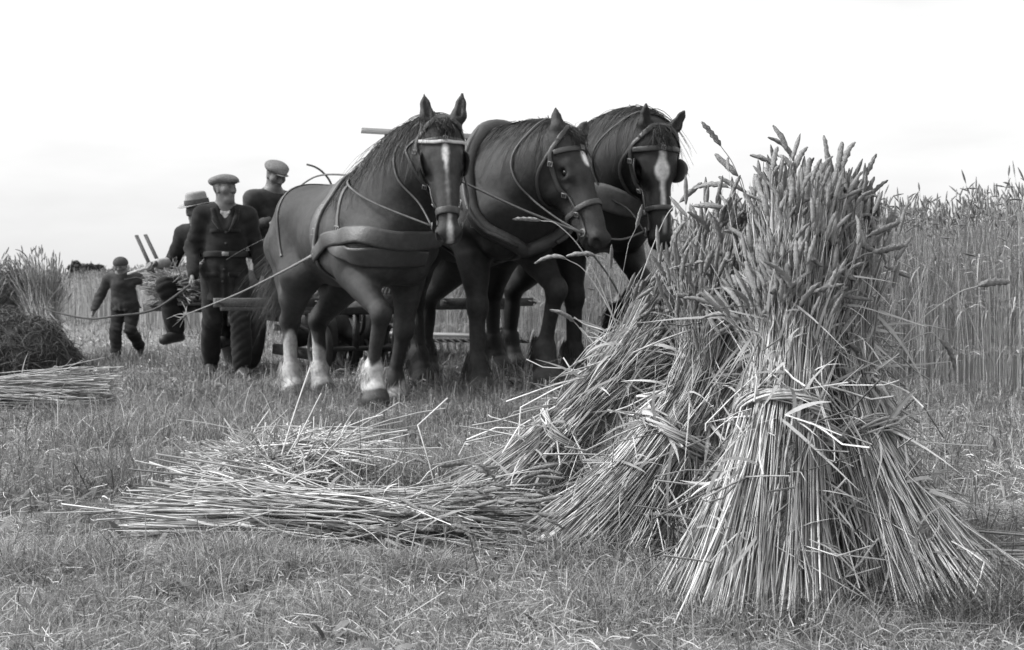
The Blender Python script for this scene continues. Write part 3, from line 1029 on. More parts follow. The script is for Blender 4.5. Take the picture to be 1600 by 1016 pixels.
STOOK = [  # label, base, band, top, Rb, Rm, Rt, n, ears, seed
    ('sheaf leaning furthest left in the big stook, its butts splayed towards the trio of horses', (-0.03, 4.72, 0), at(893, 668, 4.55), at(1092, 468, 4.2), 0.22, 0.09, 0.12, 1300, 120, 11, dict(spread=0.08)),
    ('second sheaf from the left in the big stook, band low and frayed', (0.19, 3.90, 0), at(1052, 682, 3.94), at(1163, 408, 3.95), 0.20, 0.09, 0.125, 1300, 140, 12, dict(spread=0.10)),
    ('front sheaf of the big stook, palest of all, with a thick twisted straw band', (0.55, 3.24, 0), at(1222, 648, 3.50), at(1240, 362, 3.78), 0.185, 0.095, 0.11, 1500, 200, 13, dict(spread=0.14)),
    ('right-hand sheaf of the big stook, half in shade with straws spread to the right', (0.98, 3.36, 0), at(1345, 690, 3.58), at(1292, 385, 3.86), 0.205, 0.085, 0.085, 1300, 110, 14, dict(spread=0.08)),
    ('rear right sheaf of the big stook, only its dark stem side and upright ears showing', (1.10, 4.35, 0), at(1325, 640, 4.2), at(1292, 352, 4.02), 0.20, 0.10, 0.10, 700, 90, 15, dict(ear_up=0.2, spread=0.07)),
    ('rear middle sheaf of the big stook, its ears standing highest', (0.68, 4.60, 0), at(1205, 640, 4.35), at(1260, 342, 4.05), 0.21, 0.10, 0.105, 700, 100, 16, dict(ear_up=0.2, spread=0.07)),
]
stook = []
for lab, B, Mp, T, Rb, Rm, Rt, n, ne, sd, kw in STOOK:
    stook.append(sheaf('wheat_sheaf', lab, B, Mp, T, Rb, Rm, Rt, n, ne, sd, **kw))

# stalks that stand out of the stook
s1, s2, s3, s4, s5, s6 = stook
for k, (root, pts) in enumerate([
        (s1, [at(1000, 620, 4.45), at(960, 500, 4.42), at(915, 400, 4.4), at(872, 352, 4.38), at(845, 345, 4.37)]),
        (s1, [at(1000, 600, 4.42), at(955, 490, 4.40), at(915, 425, 4.4), at(885, 405, 4.4)]),
        (s1, [at(985, 620, 4.40), at(930, 545, 4.36), at(905, 512, 4.34), at(897, 503, 4.33)]),
        (s1, [at(1010, 520, 4.40), at(975, 440, 4.36), at(945, 405, 4.34), at(930, 399, 4.33)]),
        (s1, [at(960, 560, 4.40), at(1005, 425, 4.36), at(1040, 340, 4.36), at(1062, 316, 4.36)]),
        (s6, [at(1190, 420, 4.10), at(1170, 330, 4.05), at(1148, 262, 4.03), at(1126, 228, 4.02)]),
        (s6, [at(1195, 420, 4.05), at(1182, 340, 4.02), at(1172, 305, 4.00), at(1166, 300, 4.0)]),
        (s2, [at(1175, 430, 3.95), at(1160, 345, 3.92), at(1148, 300, 3.92), at(1138, 293, 3.92)]),
        (s2, [at(1170, 430, 3.90), at(1150, 350, 3.86), at(1142, 328, 3.85), at(1134, 325, 3.85)]),
        (s6, [at(1180, 440, 4.0), at(1172, 350, 3.98), at(1160, 285, 3.98), at(1153, 275, 3.98)]),
        (s4, [at(1350, 640, 3.75), at(1420, 520, 3.78), at(1490, 462, 3.80), at(1528, 447, 3.80)]),
        (s4, [at(1330, 600, 3.72), at(1400, 545, 3.70), at(1450, 520, 3.70), at(1468, 530, 3.70)]),
        (s3, [at(1275, 500, 3.68), at(1310, 430, 3.66), at(1345, 400, 3.66), at(1362, 395, 3.66)]),
        (s3, [at(1265, 450, 3.70), at(1320, 390, 3.70), at(1345, 374, 3.70), at(1358, 368, 3.70)]),
        (s5, [at(1300, 420, 3.95), at(1325, 345, 3.95), at(1340, 300, 3.95), at(1347, 285, 3.95)]),
        (s5, [at(1285, 400, 3.98), at(1300, 330, 3.98), at(1306, 290, 3.98), at(1309, 270, 3.98)]),
        (s6, [at(1260, 400, 4.0), at(1250, 320, 4.0), at(1244, 275, 4.0), at(1240, 252, 4.0)]),
        (s6, [at(1262, 400, 3.98), at(1255, 330, 3.97), at(1246, 285, 3.96), at(1232, 240, 3.95)]),
        (s6, [at(1255, 390, 3.98), at(1240, 310, 3.97), at(1225, 272, 3.96), at(1216, 262, 3.95)]),
        (s5, [at(1290, 400, 3.9), at(1292, 330, 3.9), at(1293, 280, 3.9), at(1293, 262, 3.9)]),
        (s5, [at(1295, 400, 3.92), at(1312, 320, 3.92), at(1316, 290, 3.92), at(1318, 262, 3.92)])]):
    stray(root, pts, seed=300+k, size=1.0 if k not in (10,) else 1.15)
for k, (root, pts, w) in enumerate([
        (s4, [at(1325, 750, 3.42), at(1352, 850, 3.34), at(1376, 930, 3.26), at(1392, 1003, 3.18)], 0.0048),
        (s3, [at(1140, 738, 3.34), at(1141, 800, 3.30), at(1140, 862, 3.27)], 0.0042),
        (s3, [at(1140, 862, 3.25), at(1095, 950, 3.12)], 0.0046),
        (s3, [at(1245, 770, 3.36), at(1205, 860, 3.22), at(1140, 975, 3.06)], 0.0058),
        (s3, [at(1270, 690, 3.44), at(1276, 800, 3.30), at(1282, 930, 3.14)], 0.0042),
        (s3, [at(1232, 690, 3.44), at(1215, 800, 3.30), at(1160, 940, 3.12)], 0.0052),
        (s2, [at(1025, 800, 3.78), at(1043, 890, 3.66)], 0.0042),
        (s4, [at(1320, 905, 3.2), at(1378, 953, 3.16)], 0.0042),
        (s4, [at(1320, 902, 3.2), at(1376, 886, 3.24)], 0.0040),
        (s4, [at(1377, 870, 3.3), at(1412, 810, 3.36)], 0.0050),
        (s4, [at(1335, 785, 3.42), at(1440, 808, 3.42)], 0.0036),
        (s4, [at(1400, 672, 3.66), at(1476, 698, 3.60)], 0.0042),
        (s4, [at(1395, 655, 3.70), at(1462, 640, 3.66)], 0.0036),
        (s1, [at(870, 660, 4.7), at(770, 705, 4.62), at(675, 727, 4.5)], 0.0045),
        (s3, [at(1275, 800, 3.34), at(1322, 748, 3.34)], 0.0075)]):
    stray(root, pts, ear=False, w=w, seed=400+k, m=M_BAND, name='loose_straw')

# long untied bundle lying on the grass, butts to the left
lyB = at(290, 800, 4.12); lyB[2] = 0.085
ly = sheaf('wheat_sheaf', 'long loose sheaf lying flat across the grass, butts left and ears right', lyB, (-0.50, 4.03, 0.085), (0.02, 3.90, 0.05), 0.15, 0.13, 0.20, 350, 110, 21, standing=False, rexp=0.5, qs=0.25, flat=0.62, leaves=150, band=False, group=None, spread=0.12, butts=0.2, messy=1.9, thick=0.0046)
for k, pts in enumerate([
        [at(415, 745, 3.95), at(300, 765, 3.92), at(200, 795, 3.88), at(68, 802, 3.84)],
        [at(560, 785, 3.9), at(450, 772, 3.95), at(330, 745, 4.0), at(212, 720, 4.05)],
        [at(660, 790, 3.85), at(540, 800, 3.85), at(380, 795, 3.85), at(190, 770, 3.9)]]):
    stray(ly, pts, ear=False, w=0.0046, seed=430+k, m=M_BAND, name='loose_straw')
# heap of pale straw, butts towards the viewer
def straw_heap():
    c = at(448, 742, 5.35); c[2] = float(hz(c[0], 5.35))
    root = thing('straw_heap', 'short heap of pale cut straw, butts to the front, behind the long lying sheaf', 'straw heap', c)
    r = np.random.RandomState(22)
    ax_ = A([0.30, 0.45, 0.17])
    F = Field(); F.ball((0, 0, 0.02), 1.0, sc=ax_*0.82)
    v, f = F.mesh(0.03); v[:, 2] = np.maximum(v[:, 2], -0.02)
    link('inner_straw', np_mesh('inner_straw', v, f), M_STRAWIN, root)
    out = []
    n = 1000
    d = unit(r.normal(size=(n, 3))*A([1, 1, 0.8]) + A([0, -0.3, 0.3])); d[:, 2] = np.abs(d[:, 2])
    p = d*ax_*r.uniform(0.80, 1.10, (n, 1)) + A([0, 0, 0.015])
    rad_ = unit(d*A([1, 1, 0.45]))
    tng = unit(r.normal(size=(n, 3))*A([1.0, 1.0, 0.25]))
    mixw = r.uniform(0, 1, (n, 1))**1.4
    q = unit(rad_*mixw*0.9 + tng*(1 - mixw) + A([0, -0.25, 0.12]))
    L = r.uniform(0.10, 0.36, n)
    a0 = p - q*(L*0.75)[:, None]; a1 = p + q*(L*0.30)[:, None]
    mid = (a0 + a1)/2 + r.normal(0, 0.010, (n, 3))
    P = np.stack([a0, (a0+mid)/2, mid, (a1+mid)/2 + r.normal(0, 0.003, (n, 3)), a1], 1)
    P[..., 2] = np.maximum(P[..., 2], 0.005 + 0.01*r.uniform(0, 1, (n, 1)))
    out.append(tubes_np(P, (0.0025*r.uniform(0.5, 1.4, n))[:, None]*np.ones((1, 5)), 4))
    n = 60                                                     # long loose ends to the right and up
    b = r.normal(0, 1, (n, 3))*A([0.12, 0.15, 0.03]) + A([0.05, 0, 0.12])
    d = unit(A([0.9, -0.1, 0.25]) + r.normal(0, 0.55, (n, 3))*A([1, 1, 0.6])); d[:, 2] = np.abs(d[:, 2])*0.8
    L = r.uniform(0.2, 0.55, n)
    P = b[:, None] + d[:, None]*(L[:, None]*np.linspace(0, 1, 5)[None])[..., None] - A([0, 0, 0.12])*(np.linspace(0, 1, 5)**2)[None, :, None]*r.uniform(0, 1, (n, 1, 1))
    P[..., 2] = np.maximum(P[..., 2], 0.01)
    out.append(tubes_np(P, (0.0021*r.uniform(0.6, 1.4, n))[:, None]*np.ones((1, 5)), 4))
    v, f = merge(*out)
    link('stalks', np_mesh('stalks', v, f), M_BAND, root, kind='stuff')
    n = 120
    p = unit(r.normal(size=(n, 3)) + A([0, -0.3, 0.5])); p[:, 2] = np.abs(p[:, 2]); p = p*ax_*1.02
    d = unit(r.normal(size=(n, 3)) + p*2); L = r.uniform(0.06, 0.18, n); qq = np.linspace(0, 1, 5)
    P = p[:, None] + d[:, None]*(L[:, None]*qq[None])[..., None] - A([0, 0, 1.0])*(L[:, None]*0.6*qq[None]**2)[..., None]
    P[..., 2] = np.maximum(P[..., 2], 0.01)
    v, f = ribbons_np(P, r.uniform(0.004, 0.010, (n, 1))*np.array([0.6, 1, 1, 0.7, 0.1])[None], unit(np.cross(d, r.normal(size=(n, 3)))))
    link('dry_leaves', np_mesh('dry_leaves', v, f), M_LEAF, root, kind='stuff')


straw_heap()
# sheaf lying at the far left edge
b = at(150, 628, 8.7)
sheaf('wheat_sheaf', 'pale sheaf lying at the left edge in front of the dark hay heap', (b[0], 8.7, 0.11), (-3.3, 8.6, 0.12), (-3.9, 8.5, 0.10), 0.15, 0.12, 0.16, 420, 10, 23, standing=False, flat=0.85, leaves=30, band=False, group=None, butts=0.12, messy=1.8, thick=0.0055)
# sheaf lying at the right edge
sheaf('wheat_sheaf', 'flattened straw bundle lying at the right edge beside the stook', (1.24, 3.50, 0.05), (1.62, 3.46, 0.06), (2.1, 3.4, 0.05), 0.16, 0.14, 0.16, 110, 16, 24, standing=False, rexp=0.5, flat=0.35, leaves=20, band=False, group=None, butts=0.12, messy=1.6, thick=0.0045)
# stook at the far left
FL = 'sheaves of the far left stook'
for k, (lab, bx, by, mx, my, tx, ty) in enumerate([
        ('near left sheaf of the distant stook at the left edge', -5.35, 13.4, -5.2, 13.6, -5.0, 13.9),
        ('near right sheaf of the distant stook, leaning left above the hay heap', -4.25, 13.3, -4.45, 13.55, -4.68, 13.9),
        ('rear sheaf of the distant stook, ears standing highest over the left edge', -4.75, 14.5, -4.75, 14.25, -4.75, 14.05)]):
    sheaf('wheat_sheaf', lab, (bx, by, 0), (mx, my, 0.38), (tx, ty, 0.88), 0.27, 0.15, 0.24, 800, 60, 30+k, group=FL, thick=0.007, leaves=120, m_straw=M_WHEAT, band=False, stuff_ears=160, ear_up=0.3)


# heap of dark mown weeds
def build_heap():
    x0, y0 = at(20, 560, 11.6)[:2]
    F = Field()
    F.cone((-0.6, 0, 0.17), (0.10, 0, 0.17), 0.37, 0.36, k=0.12, sc=(1, 1.1, 1))
    F.ball((0.24, -0.05, 0.10), 0.27, k=0.12)
    F.ball((-0.15, 0.1, 0.28), 0.30, k=0.2)
    F.disp = lambda P: 0.02*np.sin(9*P[..., 0]+2)*np.sin(11*P[..., 2]+1)*np.sin(8*P[..., 1]) + 0.01*np.sin(31*P[..., 0]+20*P[..., 2])
    F.dm = 0.04
    root = thing('hay_heap', 'rounded heap of dark mown hay in front of the far left stook', 'hay heap', (x0, y0, float(hz(x0, y0))))
    v, f = F.mesh(0.03)
    v[:, 2] = np.maximum(v[:, 2], -0.03)
    link('heap_core', np_mesh('heap_core', v, f), M_HAY, root)
    r = np.random.RandomState(5)
    ii = r.choice(np.where(v[:, 2] > 0.0)[0], 7000)
    p = v[ii]; N = F.grad(p)
    d = unit(r.normal(size=p.shape)); d = unit(d - N*(d*N).sum(-1, keepdims=True)*0.55 - A([0, 0, 0.25]))
    L = r.uniform(0.06, 0.2, len(p)); q = np.linspace(0, 1, 4)
    P = p[:, None] + N[:, None]*(0.012 + 0.02*np.sin(3*q))[None, :, None] + d[:, None]*(L[:, None]*q[None])[..., None] + A([0, 0, -1.0])*(L[:, None]*0.3*q[None]**2)[..., None]
    v2, f2 = tubes_np(P, 0.0026*r.uniform(0.6, 1.5, (len(p), 1)), 3)
    link('hay_strands', np_mesh('hay_strands', v2, f2), M_HAY, root, kind='stuff')


build_heap()


# ------------------------------------------------------------------ horses
def head_frame(P0, yaw, pitch, roll=0.0, hs=1.0):
    u = A([math.cos(pitch)*math.cos(yaw), math.cos(pitch)*math.sin(yaw), -math.sin(pitch)])
    w = A([math.sin(pitch)*math.cos(yaw), math.sin(pitch)*math.sin(yaw), math.cos(pitch)])
    v = np.cross(w, u)
    if roll:
        v, w = v*math.cos(roll) + w*math.sin(roll), w*math.cos(roll) - v*math.sin(roll)
    return np.stack([u, v, w], 1), A(P0, float), hs      # columns: along the face, left, out of the forehead


def bez(a, b, c, n):
    t = np.linspace(0, 1, n)[:, None]
    return (1-t)**2*A(a, float) + 2*t*(1-t)*A(b, float) + t*t*A(c, float)


FORE = {  # knee, fetlock, toe (x forward of the elbow line, z up)
    'stand': ((0.46, 0.55), (0.45, 0.19), (0.51, 0.05)),
    'back': ((0.40, 0.55), (0.27, 0.20), (0.30, 0.05)),
    'ahead': ((0.56, 0.56), (0.63, 0.20), (0.70, 0.05)),
    'lift': ((0.80, 0.66), (0.66, 0.29), (0.69, 0.13)),
    'fold': ((0.66, 0.66), (0.42, 0.44), (0.36, 0.32)),
}
HIND = {
    'stand': ((-0.82, 0.58), (-0.79, 0.21), (-0.71, 0.06)),
    'ahead': ((-0.66, 0.57), (-0.56, 0.20), (-0.48, 0.06)),
    'back': ((-0.96, 0.60), (-1.04, 0.24), (-0.99, 0.08)),
}


def horse_field(hd, fore, hind, crest_c, ears, nk=1.0):
    F = Field()
    # trunk
    F.chain([(-0.58, 0, 1.235), (-0.15, 0, 1.19), (0.28, 0, 1.185), (0.52, 0, 1.15)], [0.285, 0.325, 0.325, 0.27], sc=(1, 0.97, 1), k=0.08)
    F.cone((-0.60, 0, 1.42), (0.28, 0, 1.43), 0.12, 0.11, k=0.15)
    F.chain([(0.36, 0, 1.50), (0.15, 0, 1.475), (-0.05, 0, 1.44)], [0.10, 0.10, 0.09], k=0.14)
    for s in (1, -1):
        F.cone((-0.52, s*0.13, 1.30), (-0.84, s*0.12, 1.15), 0.23, 0.19, k=0.12)
        F.cone((-0.50, s*0.16, 1.40), (-0.30, s*0.13, 1.40), 0.12, 0.10, k=0.15)
        F.cone((0.34, s*0.17, 1.42), (0.60, s*0.19, 1.10), 0.10, 0.14, k=0.06)
        F.cone((0.60, s*0.11, 1.10), (0.62, s*0.11, 0.98), 0.18, 0.14, k=0.06)
        F.cone((0.30, s*0.21, 1.20), (0.43, s*0.215, 1.04), 0.13, 0.135, k=0.05)
        F.cone((0.12, s*0.21, 1.04), (0.30, s*0.19, 0.99), 0.09, 0.10, k=0.1)
    F.chain([(0.5, 0, 1.0), (0.15, 0, 0.945), (-0.3, 0, 1.0)], [0.12, 0.105, 0.10], k=0.12)
    Rh, P0, hs = hd
    H = lambda q: Rh @ (A(q, float)*hs) + P0
    nape, throat, midh = H((-0.01, 0, -0.05)), H((0.15, 0, -0.19)), H((0.06, 0, -0.11))
    cr = bez((0.30, 0, 1.50), crest_c, nape, 7)
    F.chain(cr, np.interp(np.linspace(0, 1, 7), [0, 0.5, 1], [0.12, 0.095, 0.085])*nk, k=0.1)
    cm = (A(crest_c) + A([0.10, 0, -0.24]))
    th = bez((0.60, 0, 1.20), (0.62, crest_c[1]*0.8, 1.32), throat, 7)
    F.chain(th, np.interp(np.linspace(0, 1, 7), [0, 0.5, 1], [0.23, 0.16, 0.115])*nk, k=0.12)
    mi = bez((0.44, 0, 1.32), cm, midh, 7)
    F.chain(mi, np.interp(np.linspace(0, 1, 7), [0, 0.5, 1], [0.25, 0.18, 0.125])*nk, k=0.1)
    # legs
    for s, pose in ((-1, fore[0]), (1, fore[1])):
        kx, fx, tx = FORE[pose] if isinstance(pose, str) else pose
        y = s*0.19
        E = A([0.42, s*0.205, 0.93]); K = A([kx[0], y, kx[1]]); Fl = A([fx[0], y*0.97, fx[1]]); T = A([tx[0], y*0.97, tx[1]])
        F.cone(E, K + (E-K)*0.12, 0.125, 0.066, k=0.06)
        F.cone(E + (K-E)*0.15 + A([0.035, s*0.02, 0]), E + (K-E)*0.55 + A([0.02, s*0.015, 0]), 0.080, 0.05, k=0.04)
        F.ball(K, 0.074, k=0.03, sc=(0.95, 1, 1.15))
        F.cone(K, Fl, 0.052, 0.046, k=0.03)
        F.ball(Fl, 0.062, k=0.03)
        F.cone(Fl + A([-0.035, 0, -0.01]), Fl + (T-Fl)*0.75 + A([-0.045, 0, 0.0]), 0.058, 0.068, k=0.05)      # feather
        d = unit(T-Fl)
        F.cone(Fl, Fl + (T-Fl)*0.7, 0.055, 0.062, k=0.03)
        F.cone(T - d*0.03, T + d*0.035, 0.072, 0.096, k=0.015)
    for s, pose in ((-1, hind[0]), (1, hind[1])):
        kx, fx, tx = HIND[pose] if isinstance(pose, str) else pose
        y = s*0.135
        Hp = A([-0.56, s*0.16, 1.14]); St = A([-0.40 + 0.2*(kx[0]+0.82), s*0.225, 0.92]); K = A([kx[0], y*0.92, kx[1]]); Fl = A([fx[0], y, fx[1]]); T = A([tx[0], y, tx[1]])
        F.cone(Hp, St, 0.225, 0.15, k=0.06)
        F.cone((-0.80, s*0.14, 1.12), (St+K)/2 + A([-0.07, 0, 0.03]), 0.155, 0.095, k=0.06)
        F.cone(St, K, 0.135, 0.066, k=0.06)
        F.ball(K, 0.074, k=0.03)
        F.cone(K + A([-0.045, 0, 0.055]), (St+K)/2 + A([-0.10, 0, 0.05]), 0.032, 0.04, k=0.05)               # hamstring to the point of hock
        F.cone(K, Fl, 0.058, 0.050, k=0.03)
        F.ball(Fl, 0.064, k=0.03)
        F.cone(Fl + A([-0.035, 0, -0.01]), Fl + (T-Fl)*0.75 + A([-0.05, 0, 0]), 0.062, 0.075, k=0.05)
        d = unit(T-Fl)
        F.cone(Fl, Fl + (T-Fl)*0.7, 0.058, 0.066, k=0.03)
        F.cone(T - d*0.03, T + d*0.035, 0.075, 0.098, k=0.015)
    F.cone((-0.93, 0, 1.36), (-1.03, 0, 1.20), 0.055, 0.04, k=0.06)
    # head
    fr = hd
    F.cone((0.03, 0, -0.075), (0.22, 0, -0.075), 0.095, 0.105, sc=(1, 1.02, 1), k=0.08, fr=fr)
    F.cone((0.20, 0, -0.06), (0.56, 0, -0.075), 0.088, 0.058, sc=(1, 0.92, 1), k=0.05, fr=fr)
    F.cone((0.24, 0, -0.03), (0.54, 0, -0.048), 0.050, 0.034, sc=(1, 1.25, 1), k=0.04, fr=fr)
    F.ball((0.64, 0, -0.092), 0.068, sc=(0.95, 1.08, 1.0), k=0.05, fr=fr)
    F.cone((0.60, 0, -0.15), (0.655, 0, -0.15), 0.046, 0.036, sc=(1, 1.15, 1), k=0.03, fr=fr)
    F.cone((0.20, 0, -0.21), (0.55, 0, -0.145), 0.075, 0.045, sc=(1, 0.95, 1), k=0.05, fr=fr)
    for s in (1, -1):
        F.cone((0.12, s*0.052, -0.19), (0.25, s*0.048, -0.19), 0.082, 0.078, k=0.05, fr=fr)                  # jowl
        F.cone((0.17, s*0.083, -0.030), (0.24, s*0.088, -0.052), 0.030, 0.028, k=0.035, fr=fr)               # brow
        F.cone((0.30, s*0.072, -0.085), (0.44, s*0.058, -0.095), 0.020, 0.012, k=0.035, fr=fr)               # cheek crest
        F.cone((0.648, s*0.046, -0.065), (0.672, s*0.042, -0.082), 0.032, 0.026, k=0.03, fr=fr)              # nostril wing
        F.cone((0.662, s*0.062, -0.060), (0.690, s*0.052, -0.078), 0.013, 0.017, k=0.012, fr=fr, sub=True)   # nostril
        F.ball((0.215, s*0.112, -0.060), 0.019, k=0.02, fr=fr, sub=True)
        F.cone((0.645, s*0.075, -0.138), (0.70, s*0.02, -0.128), 0.006, 0.006, k=0.015, fr=fr, sub=True)     # mouth line
        F.cone((0.192, s*0.094, -0.040), (0.240, s*0.097, -0.046), 0.013, 0.012, k=0.012, fr=fr)                 # upper lid
        # ear
        eu, eo, ef = ears[0 if s < 0 else 1]
        b0 = A([0.0, s*0.066, -0.005]); tip = b0 + A([-eu, s*eo, ef])
        F.chain([b0, b0 + (tip-b0)*0.35 + A([0, s*0.012, 0]), b0 + (tip-b0)*0.7 + A([0, s*0.008, 0]), tip], [0.034, 0.040, 0.026, 0.006], k=0.025, fr=fr)
        F.cone(b0 + (tip-b0)*0.28 + A([0.0, s*0.012, 0.040]), b0 + (tip-b0)*0.75 + A([0, s*0.006, 0.024]), 0.018, 0.010, k=0.015, fr=fr, sub=True)
    F.disp = lambda P: 0.0035*np.sin(13*P[..., 0]+5*P[..., 2])*np.sin(11*P[..., 2]-4*P[..., 1]) + 0.0022*np.sin(27*P[..., 0]-9*P[..., 2]+1)*np.sin(21*P[..., 2]+2)
    F.disp = lambda P, b=F.disp: b(P) + 0.0030*np.sin(52*(P[..., 0] + 0.25*P[..., 2]))*np.exp(-((P[..., 0]+0.02)/0.28)**2 - ((P[..., 2]-1.12)/0.2)**2)*(np.abs(P[..., 1]) > 0.2)
    F.dm = 0.011
    return F


def hair(root, name, F, roots, dirs, L, r, m, n_seg=7, curl=0.02, off=0.012, thick=0.004, grav=0.5, push=True, kind='stuff'):
    n = len(roots)
    q = np.linspace(0, 1, n_seg)
    P = roots[:, None] + dirs[:, None]*(L[:, None]*q[None])[..., None]
    P[..., 2] -= grav*(L[:, None]*q[None]**2)
    ph = r.uniform(0, 6.28, (n, 1)); lat = unit(np.cross(dirs, A([0.1, 0.2, 1.0])))
    P += lat[:, None]*(curl*np.sin(ph + 4*q[None])*q[None])[..., None]
    if push and F is not None:
        P = F.onto(P, off, 3, only_out=True)
    rad = (thick/2*r.uniform(0.6, 1.4, n))[:, None]*np.linspace(1.2, 0.35, n_seg)[None]
    v, f = tubes_np(P, rad, 3)
    return link(name, np_mesh(name, v, f), m, root, kind=kind)


def make_horse(label, loc, theta, scale, P0, yaw, pitch, roll, fore, hind, crest_c, ears, blaze, socks, seed, coat=0.03, mane_side=-1, forelock=True, nk=1.0, hs=1.0, line=0.5, tail=((-0.30, -0.03, 0.0), None, 1.0)):
    r = np.random.RandomState(seed)
    loc = A(loc, float); loc[2] = float(hz(loc[0], loc[1]))
    root = thing('horse', label, 'horse', loc, theta - math.pi/2, scale, group='team of three harnessed draught horses')
    hd = head_frame(P0, yaw, pitch, roll, hs)
    F = horse_field(hd, fore, hind, crest_c, ears, nk)
    V, Fq = F.mesh(0.0108)
    me = np_mesh('body', V, Fq)
    tint = np.full(len(V), coat)
    h = (V - hd[1]) @ hd[0] / hs
    face = (h[:, 2] > -0.09) & (h[:, 0] > 0.02) & (h[:, 0] < 0.72) & (np.abs(h[:, 1]) < 0.09) & (np.linalg.norm(V - hd[1], axis=1) < 0.8)
    bl = blaze(h) & face
    tint[bl] = np.interp(h[bl, 0], [0, 0.27, 0.31, 0.50, 0.54, 0.8], [0.6, 0.6, line, line, 0.45, 0.4])
    muz = (np.linalg.norm(V - (hd[0] @ A([0.66, 0, -0.09]) + hd[1]), axis=1) < 0.10) & ~bl
    tint[muz] = coat*0.8
    low = V[:, 2] < 0.62
    for leg, (zt, val) in socks.items():
        s = -1 if leg[1] == 'R' else 1
        m_ = low & (np.sign(V[:, 1]) == s) & ((V[:, 0] > 0) == (leg[0] == 'f')) & (V[:, 2] < zt + 0.05*np.sin(40*V[:, 0]) + 0.04*np.sin(30*V[:, 1]))
        tint[m_] = val
    # hooves are dark horn
    for side, pose, tab in ((-1, fore[0], FORE), (1, fore[1], FORE), (-1, hind[0], HIND), (1, hind[1], HIND)):
        kx, fx, tx = tab[pose] if isinstance(pose, str) else pose
        y = side*(0.185 if tab is FORE else 0.135)
        T = A([tx[0], y, tx[1]]); d = unit(A([tx[0]-fx[0], 0, tx[1]-fx[1]]))
        m_ = (((V - T) @ d) > -0.025) & (np.linalg.norm(V - T, axis=1) < 0.2)
        tint[m_] = 0.045
    set_attr(me, 'tint', tint, Fq, 1)
    link('body', me, M_HORSE, root)
    hp = lambda q: hd[0] @ (A(q, float)*hs) + hd[1]
    for s in (1, -1):
        ef = Field(); ef.ball((0.215, s*0.091, -0.058), 0.0225, fr=hd)
        v, f = ef.mesh(0.006)
        link('eye', np_mesh('eye', v, f), M_EYE, root)
    # mane
    nape = hp((-0.03, 0, -0.01))
    nm = 800
    t = r.uniform(0.0, 0.93, nm); c = bez((0.30, 0, 1.55), A(crest_c) + A([0, 0, 0.03]), nape, 60)
    c = F.onto(c + A([0, 0, 0.06]), 0.0)
    Rr = A([np.interp(t, np.linspace(0, 1, 60), c[:, i]) for i in range(3)]).T + r.normal(0, 0.008, (nm, 3))
    side = np.where(r.uniform(0, 1, nm) < 0.85, mane_side, -mane_side)
    D = unit(np.stack([r.normal(-0.1, 0.35, nm), side*r.uniform(0.4, 1.0, nm), r.uniform(-0.5, 0.12, nm)], -1))
    hair(root, 'mane', F, Rr, D, r.uniform(0.10, 0.32, nm), r, M_HAIR, thick=0.0042, grav=0.95, curl=0.02, off=0.010)
    if forelock:
        nf = 120
        Rf = hp((0, 0, 0)) + (r.normal(0, 1, (nf, 3))*A([0.015, 0.03, 0.01])) @ hd[0].T + hd[0] @ A([-0.01, 0, 0.035])
        D = unit(hd[0] @ A([0.85, 0, 0.35]) + r.normal(0, 0.35, (nf, 3)))
        hair(root, 'forelock', F, Rf, D, r.uniform(0.05, 0.12, nf), r, M_HAIR, thick=0.004, grav=0.3, off=0.01)
    # tail
    nt = 420
    Rt = A([-0.99, 0, 1.26]) + r.normal(0, 1, (nt, 3))*A([0.03, 0.03, 0.06])
    q = np.linspace(0, 1, 8); Lt = r.uniform(0.45, 0.85, nt)
    P = Rt[:, None] + (A(tail[0]) + r.normal(0, 0.09, (nt, 3)))[:, None]*q[None, :, None]**1.2
    P[..., 2] -= Lt[:, None]*q[None]**1.25*tail[2]
    P[..., 1] += 0.03*np.sin(r.uniform(0, 6, (nt, 1)) + 5*q[None])
    v, f = tubes_np(P, (0.0019*r.uniform(0.6, 1.4, nt))[:, None]*np.linspace(1.2, 0.4, 8)[None], 3)
    link('tail', np_mesh('tail', v, f), tail[1] or M_HAIR, root, kind='stuff')
    # feather: long hair at the fetlocks
    fl = []
    for s_, pose, tab in ((-1, fore[0], FORE), (1, fore[1], FORE), (-1, hind[0], HIND), (1, hind[1], HIND)):
        kx, fx, tx = tab[pose] if isinstance(pose, str) else pose
        y = s_*(0.185 if tab is FORE else 0.135); n = 130
        Fl = A([fx[0], y, fx[1]]); T = A([tx[0], y, tx[1]])
        a = r.uniform(0, 6.28, n)
        p = Fl + np.stack([np.cos(a)*0.055 - 0.02, np.sin(a)*0.058, r.uniform(-0.03, 0.08, n)], -1)
        d = unit(unit(T-Fl) + np.stack([np.cos(a)*0.4 - 0.3, np.sin(a)*0.45, -0.2*np.ones(n)], -1) + r.normal(0, 0.12, (n, 3)))
        fl.append((p, d, ('f' if tab is FORE else 'h') + ('R' if s_ < 0 else 'L')))
    for p, d, leg in fl:
        hair(root, 'feather', None, p, d, r.uniform(0.07, 0.15, len(p)), r, M_PALEHAIR if leg in socks else M_HAIR, n_seg=4, thick=0.0045, grav=0.2, push=False)
    # bridle
    br = []
    S_ = lambda *pts, **k: strap_vf(F, pts, k.pop('w', 0.026), fr=hd, **k)
    br.append(S_((0.085, -0.125, -0.06), (0.10, -0.07, 0.03), (0.10, 0, 0.05), (0.10, 0.07, 0.03), (0.085, 0.125, -0.06), w=0.032, thick=0.007))
